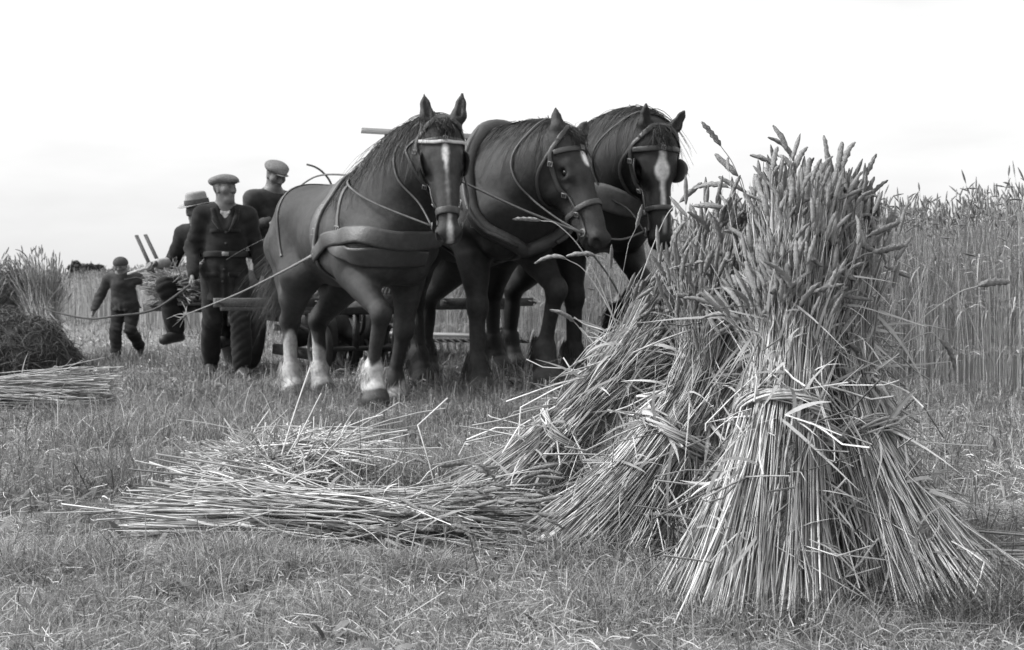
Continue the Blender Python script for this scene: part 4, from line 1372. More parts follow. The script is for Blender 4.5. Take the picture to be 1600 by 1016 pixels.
    for s in (1, -1):
        br.append(S_((0.03, s*0.10, -0.02), (0.10, s*0.13, -0.09), (0.30, s*0.12, -0.13), (0.45, s*0.09, -0.11), (0.58, s*0.08, -0.115), w=0.026, thick=0.007))
        br.append(S_((0.06, s*0.12, -0.06), (0.13, s*0.14, -0.19), (0.20, s*0.08, -0.28), (0.21, 0.0, -0.30), w=0.018))
    br.append(S_((0.03, -0.10, -0.02), (-0.035, -0.05, 0.03), (-0.04, 0, 0.04), (-0.035, 0.05, 0.03), (0.03, 0.10, -0.02), w=0.03))
    v, f = merge(*br)
    bridle = link('bridle', np_mesh('bridle', v, f), M_LEATHER, root)
    for s in (1, -1):
        g = Geo(); g.ring(hp((0.585, s*0.088, -0.115)), hd[0] @ A([0.1, 1, 0.1]), 0.022, 0.004, 18, 6)
        g.build('bit_ring', M_METAL, bridle)
    g = Geo(); g.tube([hp((0.10, s_*0.118, -0.055)) for s_ in (1,)] + [hp((0.10, 0.128, -0.062))], 0.016, 8, 1); g.tube([hp((0.10, -0.118, -0.055)), hp((0.10, -0.128, -0.062))], 0.016, 8, 1)
    return root, F, hd, hp, r


def noseband(root, F, hd, u, w, m, thick=0.009):
    ring = [(u, 0.11*math.sin(a), -0.095 + 0.10*math.cos(a)) for a in np.linspace(0, 2*math.pi, 14, endpoint=False)]
    strap(F, 'noseband', ring, w, m, root, fr=hd, closed=True, n=4, thick=thick)


def blinker(root, F, hd, s, m, flare=0.03):
    """A stiff leather cup standing beside the eye."""
    V = []; nu, nv = 8, 7
    for i in range(nu):
        for j in range(nv):
            a = i/(nu-1); b = j/(nv-1)
            rnd = 0.012*((2*a-1)**4 + (2*b-1)**4)
            u = 0.135 + 0.155*a + (0.02*(2*b-1)**2)*(1 if a < 0.5 else -1)*abs(2*a-1)
            w = -0.125 + 0.125*b + rnd*(-1 if b > 0.5 else 1)*abs(2*a-1)
            v = 0.118 + flare*b**1.5 + 0.016*math.sin(math.pi*a)
            V.append((u, s*v, w))
    n0 = len(V)
    V += [(u, y - s*0.006, w) for u, y, w in V]
    V = (A(V)*hd[2]) @ hd[0].T + hd[1]
    Fc = []
    for i in range(nu-1):
        for j in range(nv-1):
            a = i*nv+j
            Fc += [(a, a+1, a+nv+1, a+nv), (n0+a, n0+a+nv, n0+a+nv+1, n0+a+1)]
    bd = [i*nv for i in range(nu)] + [(nu-1)*nv+j for j in range(1, nv)] + [i*nv+nv-1 for i in range(nu-2, -1, -1)] + [j for j in range(nv-2, 0, -1)]
    for i in range(len(bd)):
        a, b = bd[i], bd[(i+1) % len(bd)]
        Fc.append((a, b, n0+b, n0+a))
    link('blinker', np_mesh('blinker', V, A(Fc)), m, root)


def rope_part(root, name, pts, rad, m, k=8, sides=6, F=None):
    if F is not None:
        pts = F.onto(spline(pts, k), 0.009, 5, only_out=True); k = 1
    g = Geo(); g.tube(pts, rad, sides, k)
    return g.build(name, m, root)


TH = R(28)
HDIR = A([math.sin(TH), -math.cos(TH)])
LDIR = A([math.cos(TH), math.sin(TH)])

# near horse: breast collar, face turned to the camera
th1 = R(32.5)
h1 = A([math.sin(th1), -math.cos(th1)])
c1 = A([-0.79, 8.95]) - 0.47*h1
blaze1 = lambda h: ((np.abs(h[:, 1] + 0.002) < np.interp(h[:, 0], [0.12, 0.15, 0.20, 0.27, 0.30], [0.0, 0.017, 0.017, 0.008, 0.005])) |
                    (np.abs(h[:, 1] - 0.004) < np.interp(h[:, 0], [0.26, 0.29, 0.50, 0.53, 0.57, 0.63, 0.68], [0.0, 0.006, 0.006, 0.0, 0.007, 0.014, 0.016])))
H1, F1, hd1, hp1, r1 = make_horse('nearest dark horse with a narrow blaze, white socks and a breast strap', (c1[0], c1[1], 0), th1, 0.93,
    (1.05, 0.13, 1.87), R(-19), R(70), R(3), ('lift', 'back'), ('stand', ((-0.86, 0.58), (-0.85, 0.21), (-0.77, 0.06))), (0.66, 0.04, 1.80),
    ((0.19, 0.040, 0.055), (0.19, 0.055, 0.055)), blaze1, {'hR': (0.44, 0.30), 'hL': (0.44, 0.30), 'fR': (0.34, 0.42), 'fL': (0.14, 0.3)}, 51, coat=0.028, mane_side=-1, hs=1.10, line=0.16, tail=((-0.52, 0.02, 0.0), M_TAIL, 0.85))
noseband(H1, F1, hd1, 0.53, 0.045, M_LEATHER2)
for s in (1, -1):
    blinker(H1, F1, hd1, s, M_LEATHER, 0.02)
# breast collar: wide strap and a hanging flap
strap(F1, 'breast_collar', [(0.02, -0.40, 1.02), (0.22, -0.40, 1.12), (0.48, -0.36, 1.17), (0.70, -0.24, 1.16), (0.82, 0, 1.14), (0.70, 0.24, 1.16), (0.48, 0.36, 1.17), (0.22, 0.40, 1.12), (0.02, 0.40, 1.02)], [0.085, 0.10, 0.12, 0.13, 0.12, 0.10, 0.085], M_LEATHER2, H1, n=10, thick=0.018, off=0.012)
strap(F1, 'breast_flap', [(0.34, -0.38, 1.10), (0.52, -0.34, 1.06), (0.70, -0.22, 1.04), (0.80, -0.02, 1.03), (0.74, 0.14, 1.04)], [0.03, 0.10, 0.14, 0.15, 0.10], M_LEATHER, H1, n=10, thick=0.010, off=0.006)
strap(F1, 'girth', [(0.06, -0.05, 1.60), (0.05, -0.22, 1.48), (0.04, -0.38, 1.15), (0.06, -0.34, 0.90), (0.08, 0, 0.80), (0.06, 0.34, 0.90), (0.04, 0.38, 1.15), (0.05, 0.22, 1.48), (0.06, 0.05, 1.60)], 0.075, M_LEATHER, H1, n=8, thick=0.014)
strap(F1, 'neck_strap', [(0.34, 0.12, 1.58), (0.35, -0.02, 1.64), (0.36, -0.16, 1.56), (0.40, -0.32, 1.32), (0.44, -0.36, 1.20)], 0.03, M_LEATHER3, H1, thick=0.008)
strap(F1, 'saddle_strap', [(0.14, 0.05, 1.62), (0.13, -0.12, 1.58), (0.10, -0.30, 1.36), (0.07, -0.40, 1.10)], 0.026, M_LEATHER3, H1, thick=0.02)
strap(F1, 'back_strap', [(0.08, 0, 1.60), (-0.3, 0, 1.58), (-0.7, 0, 1.54), (-0.92, 0, 1.42)], 0.035, M_LEATHER, H1, n=6)
strap(F1, 'hip_strap', [(-0.46, 0.02, 1.58), (-0.50, -0.22, 1.50), (-0.47, -0.38, 1.22), (-0.42, -0.38, 1.06)], 0.022, M_LEATHER2, H1)
g = Geo(); g.ring((0.06, -0.02, 1.62), (0.5, 0.87, 0), 0.032, 0.006, 18, 6); g.tube([(0.06, -0.02, 1.53), (0.06, -0.02, 1.592)], 0.008, 6, 1); g.build('terret_ring', M_METAL, H1)
rope_part(H1, 'trace', [F1.onto(A([[0.10, -0.395, 1.06]]), 0.012)[0], F1.onto(A([[-0.05, -0.40, 1.0]]), 0.02)[0], (-0.40, -0.42, 0.92), (-0.85, -0.50, 0.80), (-1.5, -0.50, 0.70), (-2.15, -0.46, 0.62)], [0.022, 0.010, 0.006, 0.0055, 0.005], M_ROPE, F=F1)
rope_part(H1, 'rein', [hp1((0.585, -0.09, -0.115)), (0.78, -0.24, 1.38), (0.55, -0.30, 1.50), (0.20, -0.12, 1.585), (0.06, -0.02, 1.615), (-0.6, 0.0, 1.66), (-1.9, 0.35, 1.62)], 0.007, M_LEATHER3, F=F1)
for s in (1, -1):
    rope_part(H1, 'neck_rein', [hp1((0.585, s*0.09, -0.115)), hp1((0.42, s*0.15, -0.16))] + list(F1.onto(A([hp1((0.22, s*0.22, -0.22)), hp1((0.05, s*0.22, -0.17)), hp1((-0.03, s*0.10, -0.06))]), 0.008)), 0.0065, M_LEATHER3, F=F1)
strap(F1, 'browband', [(0.085, -0.125, -0.05), (0.115, -0.07, 0.035), (0.115, 0, 0.055), (0.115, 0.07, 0.035), (0.085, 0.125, -0.05)], 0.022, M_BROW, H1, fr=hd1, thick=0.012)
rope_part(H1, 'chin_strap', [hp1((0.59, -0.09, -0.12)), hp1((0.60, -0.05, -0.20)), hp1((0.60, 0.05, -0.20)), hp1((0.59, 0.09, -0.12))], 0.008, M_LEATHER)
g = Geo()
_r = np.random.RandomState(9)
for k in range(9):
    e = A([-2.15, -0.46, 0.62]); d = A([-0.22, 0, -0.02]) + _r.normal(0, 0.06, 3)
    g.tube([e, e + d*0.5 + _r.normal(0, 0.01, 3), e + d*1.2], [0.006, 0.002], 4, 3)
g.build('rope_end', M_ROPE, H1)

# middle horse: tall, padded collar, head turned to the right of the picture
c2 = A([-0.06, 9.55]) - 0.47*HDIR
blaze2 = lambda h: (((h[:, 0]-0.155)/0.062)**2 + ((h[:, 1]-0.012)/0.030)**2 < 1)
H2, F2, hd2, hp2, r2 = make_horse('middle horse with a white star and a thick padded collar, head turned aside', (c2[0], c2[1], 0), TH, 1.05,
    (0.99, 0.17, 1.575), R(20), R(62), R(-3), ('stand', 'lift'), ('ahead', 'back'), (0.64, 0.03, 1.61),
    ((0.18, 0.0, 0.04), (0.12, 0.14, 0.04)), blaze2, {}, 52, coat=0.022, mane_side=1, nk=1.05, hs=1.03)
noseband(H2, F2, hd2, 0.44, 0.034, M_LEATHER2)
def collar_ring(off, grow=1.0):
    c = A([0.50, 0, 1.32]); U = A([-0.14, 0, 0.33])*grow; Vv = A([0.06, 0.31, 0])*grow
    return [c + math.cos(a)*U + math.sin(a)*Vv*A([0, 1, 0]) + A([0.05*abs(math.sin(a)), 0, 0]) for a in np.linspace(0, 2*math.pi, 20, endpoint=False)]
def collar(root, F, m_pad, m_hame):
    P = spline(collar_ring(0), 3, True)
    P = F.onto(P, 0.015)
    for _ in range(6):
        P = (np.roll(P, 1, 0) + 2*P + np.roll(P, -1, 0))/4
    P = F.onto(P, 0.018, 3)
    ang = np.linspace(0, 2*math.pi, len(P), endpoint=False)
    rad = 0.044 + 0.014*np.cos(ang/2)**2
    g = Geo(); g.tube(P, rad, 12, 1, True); g.build('collar', m_pad, root)
    N = F.grad(P)
    g = Geo()
    for lo, hi in ((2, 27), (33, 58)):
        Q = P[lo:hi] + N[lo:hi]*0.042 + A([0.018, 0, 0.0])
        g.tube(Q, 0.014, 8, 1)
    hames = g.build('hames', m_hame, root)
    return P, N
PC, NC = collar(H2, F2, M_COLLAR, M_LEATHER2)
strap(F2, 'girth', [(0.0, -0.05, 1.60), (0.0, -0.38, 1.15), (0.05, -0.34, 0.90), (0.08, 0, 0.80), (0.05, 0.34, 0.90), (0.0, 0.38, 1.15), (0.0, 0.05, 1.60)], 0.07, M_LEATHER, H2, n=8, thick=0.014)
strap(F2, 'martingale', [(0.70, 0, 0.92), (0.60, 0, 0.82), (0.40, 0, 0.76)], 0.05, M_LEATHER, H2)
for s in (1, -1):
    rope_part(H2, 'trace', [(0.52, s*0.40, 1.10), (0.0, s*0.46, 1.00), (-0.8, s*0.45, 0.85), (-1.9, s*0.40, 0.62)], [0.02, 0.016], M_LEATHER)
    rope_part(H2, 'neck_rein', [hp2((0.585, s*0.09, -0.115)), hp2((0.42, s*0.13, -0.22))] + list(F2.onto(A([hp2((0.24, s*0.2, -0.30)), hp2((0.05, s*0.25, -0.30)), hp2((-0.08, s*0.2, -0.22)), hp2((-0.16, s*0.04, -0.08))]), 0.008)), 0.006, M_LEATHER3, F=F2)
rope_part(H2, 'chin_strap', [hp2((0.59, -0.09, -0.12)), hp2((0.61, -0.05, -0.20)), hp2((0.61, 0.05, -0.20)), hp2((0.59, 0.09, -0.12))], 0.008, M_LEATHER)

# far horse: near black, broad star and stripe, head hung low on an arched neck
c3 = A([0.60, 10.0]) - 0.47*HDIR
blaze3 = lambda h: ((((h[:, 0]-0.235)/0.065)**2 + ((h[:, 1]+0.008)/0.045)**2 < 1) | (np.abs(h[:, 1]+0.004) < np.interp(h[:, 0], [0.24, 0.30, 0.44, 0.455], [0.018, 0.014, 0.014, 0.0])) |
                    (np.abs(h[:, 1]) < np.interp(h[:, 0], [0.52, 0.54, 0.60, 0.62], [0.0, 0.010, 0.008, 0.0])))
H3, F3, hd3, hp3, r3 = make_horse('far black horse with a broad star and stripe, neck arched and blinkers on', (c3[0], c3[1], 0), TH, 1.07,
    (1.12, 0.02, 1.545), R(-8), R(80), R(2), ('stand', 'fold'), ('stand', 'back'), (0.78, 0.03, 1.70),
    ((0.18, 0.02, 0.05), (0.155, 0.11, 0.05)), blaze3, {}, 53, coat=0.010, mane_side=1, nk=1.05)
noseband(H3, F3, hd3, 0.46, 0.030, M_LEATHER)
for s in (1, -1):
    blinker(H3, F3, hd3, s, M_LEATHER, 0.05)
strap(F3, 'breast_collar', [(0.10, -0.40, 1.08), (0.48, -0.36, 1.18), (0.72, -0.24, 1.18), (0.84, 0, 1.16), (0.72, 0.24, 1.18), (0.48, 0.36, 1.18), (0.10, 0.40, 1.08)], [0.09, 0.15, 0.17, 0.15, 0.09], M_LEATHER3, H3, n=10, thick=0.018, off=0.012)
strap(F3, 'girth', [(0.0, -0.05, 1.60), (0.0, -0.38, 1.15), (0.05, -0.34, 0.90), (0.08, 0, 0.80), (0.05, 0.34, 0.90), (0.0, 0.38, 1.15), (0.0, 0.05, 1.60)], 0.07, M_LEATHER, H3, n=8, thick=0.014)
for s in (1, -1):
    rope_part(H3, 'trace', [(0.15, s*0.42, 1.08), (0.0, s*0.46, 1.00), (-0.8, s*0.45, 0.85), (-1.9, s*0.40, 0.62)], [0.02, 0.016], M_LEATHER)
    rope_part(H3, 'neck_rein', [hp3((0.585, s*0.09, -0.115)), hp3((0.42, s*0.13, -0.24))] + list(F3.onto(A([hp3((0.26, s*0.2, -0.38)), hp3((0.08, s*0.25, -0.36)), hp3((-0.05, s*0.2, -0.26)), hp3((-0.12, s*0.04, -0.10))]), 0.008)), 0.006, M_LEATHER2, F=F3)
rope_part(H3, 'chin_strap', [hp3((0.59, -0.09, -0.12)), hp3((0.60, -0.05, -0.20)), hp3((0.60, 0.05, -0.20)), hp3((0.59, 0.09, -0.12))], 0.008, M_LEATHER)

def buckles(root, F, pts, size=0.022, fr=None):
    P = A(pts, float)
    if fr is not None:
        P = (P*fr[2]) @ fr[0].T + fr[1]
    P = F.onto(P, 0.014); N = F.grad(P)
    for p, n in zip(P, N):
        g = Geo(); u = unit(np.cross(n, [0.1, 0.2, 0.97])); w = np.cross(n, u)
        g.tube([p + u*size + w*size, p - u*size + w*size, p - u*size - w*size, p + u*size - w*size], 0.0042, 5, 1, True)
        g.tube([p - w*size, p + w*size], 0.003, 5, 1)
        g.build('buckle', M_METAL, root)


buckles(H1, F1, [(0.10, -0.40, 1.06), (0.30, -0.40, 1.13), (0.06, -0.36, 1.22), (0.43, -0.36, 1.22), (0.06, -0.30, 1.40), (0.62, -0.28, 1.16)])
for H_, F_, hd_ in ((H1, F1, hd1), (H2, F2, hd2), (H3, F3, hd3)):
    buckles(H_, F_, [(0.13, -0.13, -0.10), (0.34, -0.12, -0.13), (0.47, -0.09, -0.11), (0.10, 0.0, 0.06)], 0.013, hd_)
buckles(H2, F2, [(0.02, -0.38, 1.12), (0.50, -0.40, 1.20), (0.66, -0.30, 1.06)])

# coupling lines between the horses (they hang on the middle and far horse's bits)
def to_local(root, p):
    a = root.rotation_euler[2]; s = root.scale[0]
    d = (A(p) - A(root.location))/s
    return A([d[0]*math.cos(a) + d[1]*math.sin(a), -d[0]*math.sin(a) + d[1]*math.cos(a), d[2]])
def to_world(root, q):
    a = root.rotation_euler[2]; s = root.scale[0]; q = A(q)*s
    return A([q[0]*math.cos(a) - q[1]*math.sin(a), q[0]*math.sin(a) + q[1]*math.cos(a), q[2]]) + A(root.location)
b2 = hp2((0.585, -0.095, -0.115)); near = to_local(H2, to_world(H1, (0.62, 0.36, 1.62)))
rope_part(H2, 'coupling_rein', [b2, (b2*0.55 + near*0.45) + A([0, 0, -0.015]), near], 0.0075, M_LEATHER3, k=6)
b3 = hp3((0.585, -0.09, -0.115)); n3 = to_local(H3, to_world(H2, hp2((0.60, 0.09, -0.12))))
rope_part(H3, 'coupling_rein', [b3, (b3 + n3)/2 + A([0, 0, -0.03]), n3], 0.0065, M_LEATHER3, k=6)
n4 = to_local(H3, to_world(H2, hp2((0.60, 0.03, -0.20))))
rope_part(H3, 'lead_rope', [n4, n4 + A([-0.05, 0.22, -0.22]), n4 + A([-0.15, 0.45, -0.5])], 0.006, M_LEATHER3, k=6)


# ------------------------------------------------------------------ people
def rotz(a):
    return A([[math.cos(a), -math.sin(a), 0], [math.sin(a), math.cos(a), 0], [0, 0, 1]])


def frame(yaw, pitch=0.0, roll=0.0):
    """Columns forward, left, up; pitch > 0 looks down."""
    cp, sp = math.cos(pitch), math.sin(pitch)
    Ry = A([[cp, 0, sp], [0, 1, 0], [-sp, 0, cp]])
    cr, sr = math.cos(roll), math.sin(roll)
    Rx = A([[1, 0, 0], [0, cr, -sr], [0, sr, cr]])
    return rotz(yaw) @ Ry @ Rx


def add_head(F, fr):
    F.ball((-0.012, 0, 0.035), 0.094, sc=(1.04, 0.84, 1.02), fr=fr, k=0.03)
    F.cone((0.025, 0, -0.015), (0.035, 0, -0.078), 0.066, 0.044, sc=(1, 0.92, 1), fr=fr, k=0.03)
    F.ball((0.062, 0, -0.096), 0.022, fr=fr, k=0.025)
    F.cone((-0.01, 0, -0.06), (0.03, 0, -0.085), 0.058, 0.045, sc=(1, 1.05, 1), fr=fr, k=0.03)
    F.cone((0.082, 0, 0.018), (0.103, 0, -0.022), 0.009, 0.0135, fr=fr, k=0.014)
    F.cone((0.094, 0.010, -0.026), (0.094, -0.010, -0.026), 0.010, fr=fr, k=0.01)
    F.cone((0.070, 0.036, 0.032), (0.078, 0.010, 0.028), 0.012, fr=fr, k=0.015)
    F.cone((0.070, -0.036, 0.032), (0.078, -0.010, 0.028), 0.012, fr=fr, k=0.015)
    for s in (1, -1):
        F.ball((0.090, s*0.031, 0.010), 0.011, fr=fr, k=0.014, sub=True)
        F.ball((0.074, s*0.031, 0.010), 0.0125, fr=fr, k=0.006)
        F.ball((0.052, s*0.047, -0.012), 0.020, fr=fr, k=0.04)
        F.cone((-0.012, s*0.078, 0.010), (-0.008, s*0.079, -0.022), 0.022, 0.014, sc=(1, 0.38, 1), fr=fr, k=0.012)
    F.cone((0.074, 0.020, -0.058), (0.074, -0.020, -0.058), 0.012, fr=fr, k=0.012)


def add_hand(F, w, d, n, side, curl=0.6):
    """Palm, four fingers and a thumb. d: wrist to knuckles, n: out of the palm side, side: towards the thumb."""
    d = unit(d); n = unit(A(n, float) - d*np.dot(n, d)); t = np.cross(d, n); t = t if np.dot(t, side) > 0 else -t
    w = A(w, float)
    for q in (-0.024, -0.008, 0.008, 0.024):
        F.cone(w + d*0.015 + t*q*0.7, w + d*0.085 + t*q, 0.0155, 0.0125, k=0.012)
    for q, L in ((-0.029, 0.060), (-0.010, 0.075), (0.010, 0.080), (0.029, 0.072)):
        b = w + d*0.085 + t*q
        p = [b]; a = 0.25
        for j, fr_ in enumerate((0.45, 0.32, 0.23)):
            a += curl*(0.8 if j else 0.6)
            p.append(p[-1] + (d*math.cos(a) + n*math.sin(a))*L*fr_)
        F.chain(p, [0.0098, 0.0092, 0.0086, 0.0074], k=0.003)
    b = w + d*0.025 + t*0.030
    F.chain([b, b + d*0.030 + t*0.026 + n*0.012, b + d*0.060 + t*0.030 + n*0.026, b + d*0.080 + t*0.022 + n*0.036], [0.015, 0.0125, 0.0105, 0.009], k=0.01)


def folds(amp, seed):
    r = np.random.RandomState(seed); K = r.normal(0, 1, (5, 3))*A([16, 16, 11]); p = r.uniform(0, 6, 5)
    def f(P):
        d = 0
        for i in range(5):
            d = d + np.sin(P @ K[i] + p[i] + 1.3*np.sin(P[..., 2]*(9+i) + p[i]))
        return amp*d/2.2
    return f


def cloth_folds(J, seed, amp=0.011, skirt=None):
    """Creases that bunch at the elbows, knees, waist and crotch, and hang in the skirt of a coat."""
    base = folds(amp*0.7, seed)
    r = np.random.RandomState(seed+50)
    spots = []
    for s in 'RL':
        for a, b, c, sig in (('sh', 'el', 'wr', 0.11), ('hip', 'kn', 'an', 0.13)):
            d = unit(unit(J[b+s]-J[a+s]) + unit(J[c+s]-J[b+s]) + A([0.5, 0.7*(1 if s == 'R' else -1), 0])*r.choice([-1, 1]))
            spots.append((J[b+s], unit(d + r.normal(0, 0.35, 3)), sig, r.uniform(80, 120)))
            spots.append((J[c+s]*0.8 + J[b+s]*0.2, unit(d + r.normal(0, 0.3, 3)), 0.09, r.uniform(90, 130)))
        spots.append((J['sh'+s]*0.75 + J['chest']*0.25, unit(A([0.2, 0.6 if s == 'R' else -0.6, 0.8])), 0.12, 75))
        spots.append((J['hip'+s] + A([0.06, 0, -0.03]), unit(A([0.3, 0.5 if s == 'R' else -0.5, 0.8])), 0.12, 75))
    spots.append(((J['pelvis']+J['chest'])/2, A([0.15, 0.1, 1.0]), 0.13, 70))
    ph = r.uniform(0, 6.28, len(spots))
    def f(P):
        d = base(P)
        for (c, dr, sg, fq), p in zip(spots, ph):
            v = P - c
            w = np.exp(-(v*v).sum(-1)/(2*sg*sg))
            x = v @ dr + 0.02*np.sin(v @ A([13.0, 17.0, 5.0]) + p)
            d = d + amp*0.5*w*(1 - 2*np.abs(np.sin(fq*x*0.42 + p)))
        if skirt is not None:
            a = np.arctan2(P[..., 1], P[..., 0])
            d = d + 0.012*np.clip((skirt - P[..., 2])/0.25, 0, 1)*np.sin(a*9 + 2*np.sin(a*3))
        return d
    return f


def make_person(label, loc, heading, J, headf, cap, mats, seed, h_scale=1.0, hem=0.78, belt=None, shirt=True, curls=(0.7, 0.7), sleeve=(0.0, 0.0), z=None, voxel=0.0085, group=None):
    """J: joints in the person's own frame (x forward, y left)."""
    loc = A(loc, float)
    loc[2] = float(hz(loc[0], loc[1])) if z is None else z
    root = thing('person', label, 'person', loc, heading, h_scale, group=group)
    j = {k: A(v, float) for k, v in J.items()}
    hf = (headf, j['head'])
    B = Field()
    add_head(B, hf)
    B.cone(j['head'] + headf @ A([-0.015, 0, -0.06]), j['neck'], 0.052, 0.060, k=0.03)
    B.cone(j['neck'], j['chest'], 0.07, 0.12, sc=(0.85, 1.15, 1), k=0.06)
    B.cone(j['chest'], j['pelvis'], 0.125, 0.115, sc=(0.8, 1.1, 1), k=0.06)
    for s in 'RL':
        B.cone(j['neck'], j['sh'+s], 0.05, 0.055, k=0.05)
        B.cone(j['sh'+s], j['el'+s], 0.052, 0.040, k=0.03)
        B.cone(j['el'+s], j['wr'+s], 0.042, 0.027, k=0.02)
        B.cone(j['hip'+s], j['kn'+s], 0.085, 0.055, k=0.05)
        B.cone(j['kn'+s], j['an'+s], 0.055, 0.038, k=0.03)
        B.cone(j['an'+s], j['toe'+s], 0.036, 0.028, k=0.02)
        sd = 1 if s == 'L' else -1
        dr = unit(j['wr'+s] - j['el'+s])
        hd_ = j.get('hd'+s, dr)
        pn = j.get('pn'+s, A([0, -sd*1.0, 0]))
        add_hand(B, j['wr'+s], hd_, pn, j.get('th'+s, A([1.0, 0, 0.2])), curls[0 if s == 'R' else 1])
    V, Fq = B.mesh(0.0065)
    me = np_mesh('body', V, Fq)
    t = np.full(len(V), 0.13)
    h = (V - hf[1]) @ hf[0]
    inh = np.linalg.norm(V - hf[1], axis=1) < 0.2
    t[inh & (h[:, 2] > 0.020) & (h[:, 0] < 0.03) ] = 0.035                     # hair
    t[inh & (h[:, 0] < -0.02) & (h[:, 2] > -0.05)] = 0.035
    for s in (1, -1):
        t[inh & (np.linalg.norm(h - A([0.083, s*0.031, 0.010]), axis=1) < 0.011)] = 0.05
        t[inh & (np.abs(h[:, 1] - s*0.03) < 0.018) & (np.abs(h[:, 2] - 0.034) < 0.006) & (h[:, 0] > 0.04)] = 0.075
    t[inh & (np.abs(h[:, 1]) < 0.018) & (np.abs(h[:, 2] + 0.059) < 0.005) & (h[:, 0] > 0.07)] = 0.11
    set_attr(me, 'tint', t, Fq, 1)
    link('body', me, M_SKIN, root)
    # trousers
    Tr = Field()
    wst = j['pelvis'] + unit(j['chest'] - j['pelvis'])*0.10
    Tr.cone(wst, j['pelvis'], 0.135, 0.15, sc=(0.85, 1.08, 1), k=0.05)
    for s in 'RL':
        Tr.cone(j['hip'+s], j['kn'+s], 0.108, 0.080, k=0.04)
        e = j['an'+s] + unit(j['kn'+s] - j['an'+s])*0.05
        Tr.cone(j['kn'+s], e, 0.080, 0.078, k=0.03)
    Tr.disp = cloth_folds(j, seed, 0.011); Tr.dm = 0.034
    v, f = Tr.mesh(voxel)
    link('trousers', np_mesh('trousers', v, f), mats['trousers'], root)
    for s in 'RL':
        Bo = Field(); an, toe = j['an'+s], j['toe'+s]
        dn = unit(toe - an)
        heel = an - A([dn[0], dn[1], 0])*0.045 + A([0, 0, -0.035]) if abs(dn[2]) < 0.9 else an
        Bo.cone(an + unit(j['kn'+s] - an)*0.10, an, 0.052, 0.048, k=0.03)
        Bo.cone(heel, toe, 0.042, 0.040, k=0.03, sc=(1, 1, 0.9))
        Bo.cone(an, toe, 0.045, 0.036, k=0.04)
        v, f = Bo.mesh(0.009)
        link('boot', np_mesh('boot', v, f), M_BOOT, root)
    # jacket
    Ja = Field()
    cz, pz = j['chest'], j['pelvis']
    ax = unit(cz - pz)
    Ja.cone(cz + ax*0.02, (cz+pz)/2, 0.158, 0.142, sc=(0.84, 1.12, 1), k=0.06)
    hemp = pz - ax*(pz[2] - hem if hem is not None else 0.0)
    Ja.cone((cz+pz)/2, pz, 0.142, 0.160, sc=(0.86, 1.08, 1), k=0.05)
    if hem is not None and hem < pz[2] - 0.02:
        Ja.cone(pz, hemp, 0.160, 0.196, sc=(0.86, 1.06, 1), k=0.05)
    Ja.cone(j['shR'] - A([0, -0.03, 0.015]), j['shL'] - A([0, 0.03, 0.015]), 0.074, k=0.06, sc=(0.95, 1, 1))
    for s, cu in (('R', sleeve[0]), ('L', sleeve[1])):
        Ja.cone(j['neck'] - A([0, 0, 0.015]), j['sh'+s] - A([0, 0, 0.01]), 0.060, 0.064, k=0.07)
        Ja.cone(j['sh'+s] - A([0, 0, 0.02]), j['el'+s], 0.070, 0.062, k=0.05)
        e = j['wr'+s] + (j['el'+s] - j['wr'+s])*(0.06 + cu)
        Ja.cone(j['el'+s], e, 0.064, 0.050, k=0.025)
    Ja.cut(hemp, -ax, k=0.012) if hem is not None else None
    nk = j['neck']
    hfwd = unit(A([headf[0, 0]*0 + 1.0, 0, 0.0]))
    vax = unit(A([0.75, 0, 0.65]))
    if shirt:
        Ja.cone(nk + A([0.10, 0, 0.05]), nk + A([0.175, 0, -0.20]), 0.080, 0.012, k=0.015, sub=True)
    Ja.disp = cloth_folds(j, seed+1, 0.010, skirt=(belt or 1.0) - 0.03 if (hem is not None and hem < pz[2] - 0.02) else None); Ja.dm = 0.04
    v, f = Ja.mesh(voxel)
    jk = link('jacket', np_mesh('jacket', v, f), mats['jacket'], root)
    cg = []
    for th0, th1 in ((0.45, 3.14), (-0.45, -3.14)):
        P = [nk + A([0.075*math.cos(a)+0.0, 0.082*math.sin(a), 0.015 - 0.045*max(0, math.cos(a)) + 0.03*max(0, -math.cos(a))]) for a in np.linspace(th0, th1, 9)]
        cg.append(P)
    g = Geo()
    for P in cg:
        g.tube(P, [0.016, 0.024, 0.022], 8, 2)
    if shirt:      # lapels
        for s in (1, -1):
            p = Ja.onto(spline([nk + A([0.05, s*0.095, -0.01]), nk + A([0.12, s*0.092, -0.09]), nk + A([0.18, s*0.03, -0.21])], 5), 0.002)
            g.tube(p, [0.020, 0.026, 0.010], 6, 1)
    g.build('collar', mats['jacket'], jk)
    if shirt:
        S = Field()
        S.cone(nk + A([0.006, 0, 0.005]), nk + A([0.034, 0, -0.17]), 0.066, 0.088, sc=(0.95, 1, 1), k=0.03)
        for s in (1, -1):
            S.cone(nk + A([0.03, s*0.062, 0.02]), nk + A([0.085, s*0.030, -0.045]), 0.012, 0.010, k=0.01)
        v, f = S.mesh(0.010)
        link('shirt', np_mesh('shirt', v, f), M_SHIRT, root)
    if belt is not None:
        ring = [(0.17*math.cos(a), 0.2*math.sin(a), belt) for a in np.linspace(0, 2*math.pi, 16, endpoint=False)]
        b = strap(Ja, 'belt', ring, 0.05, mats['belt'], jk, closed=True, n=3, thick=0.010, off=0.004)
        p = Ja.onto(A([[0.2, 0.0, belt]]), 0.018)[0]
        g = Geo(); g.bar(p - A([0, 0.028, 0]), p + A([0, 0.028, 0]), 0.010, 0.034, up=(0, 0, 1)); g.build('buckle', M_METAL, jk)
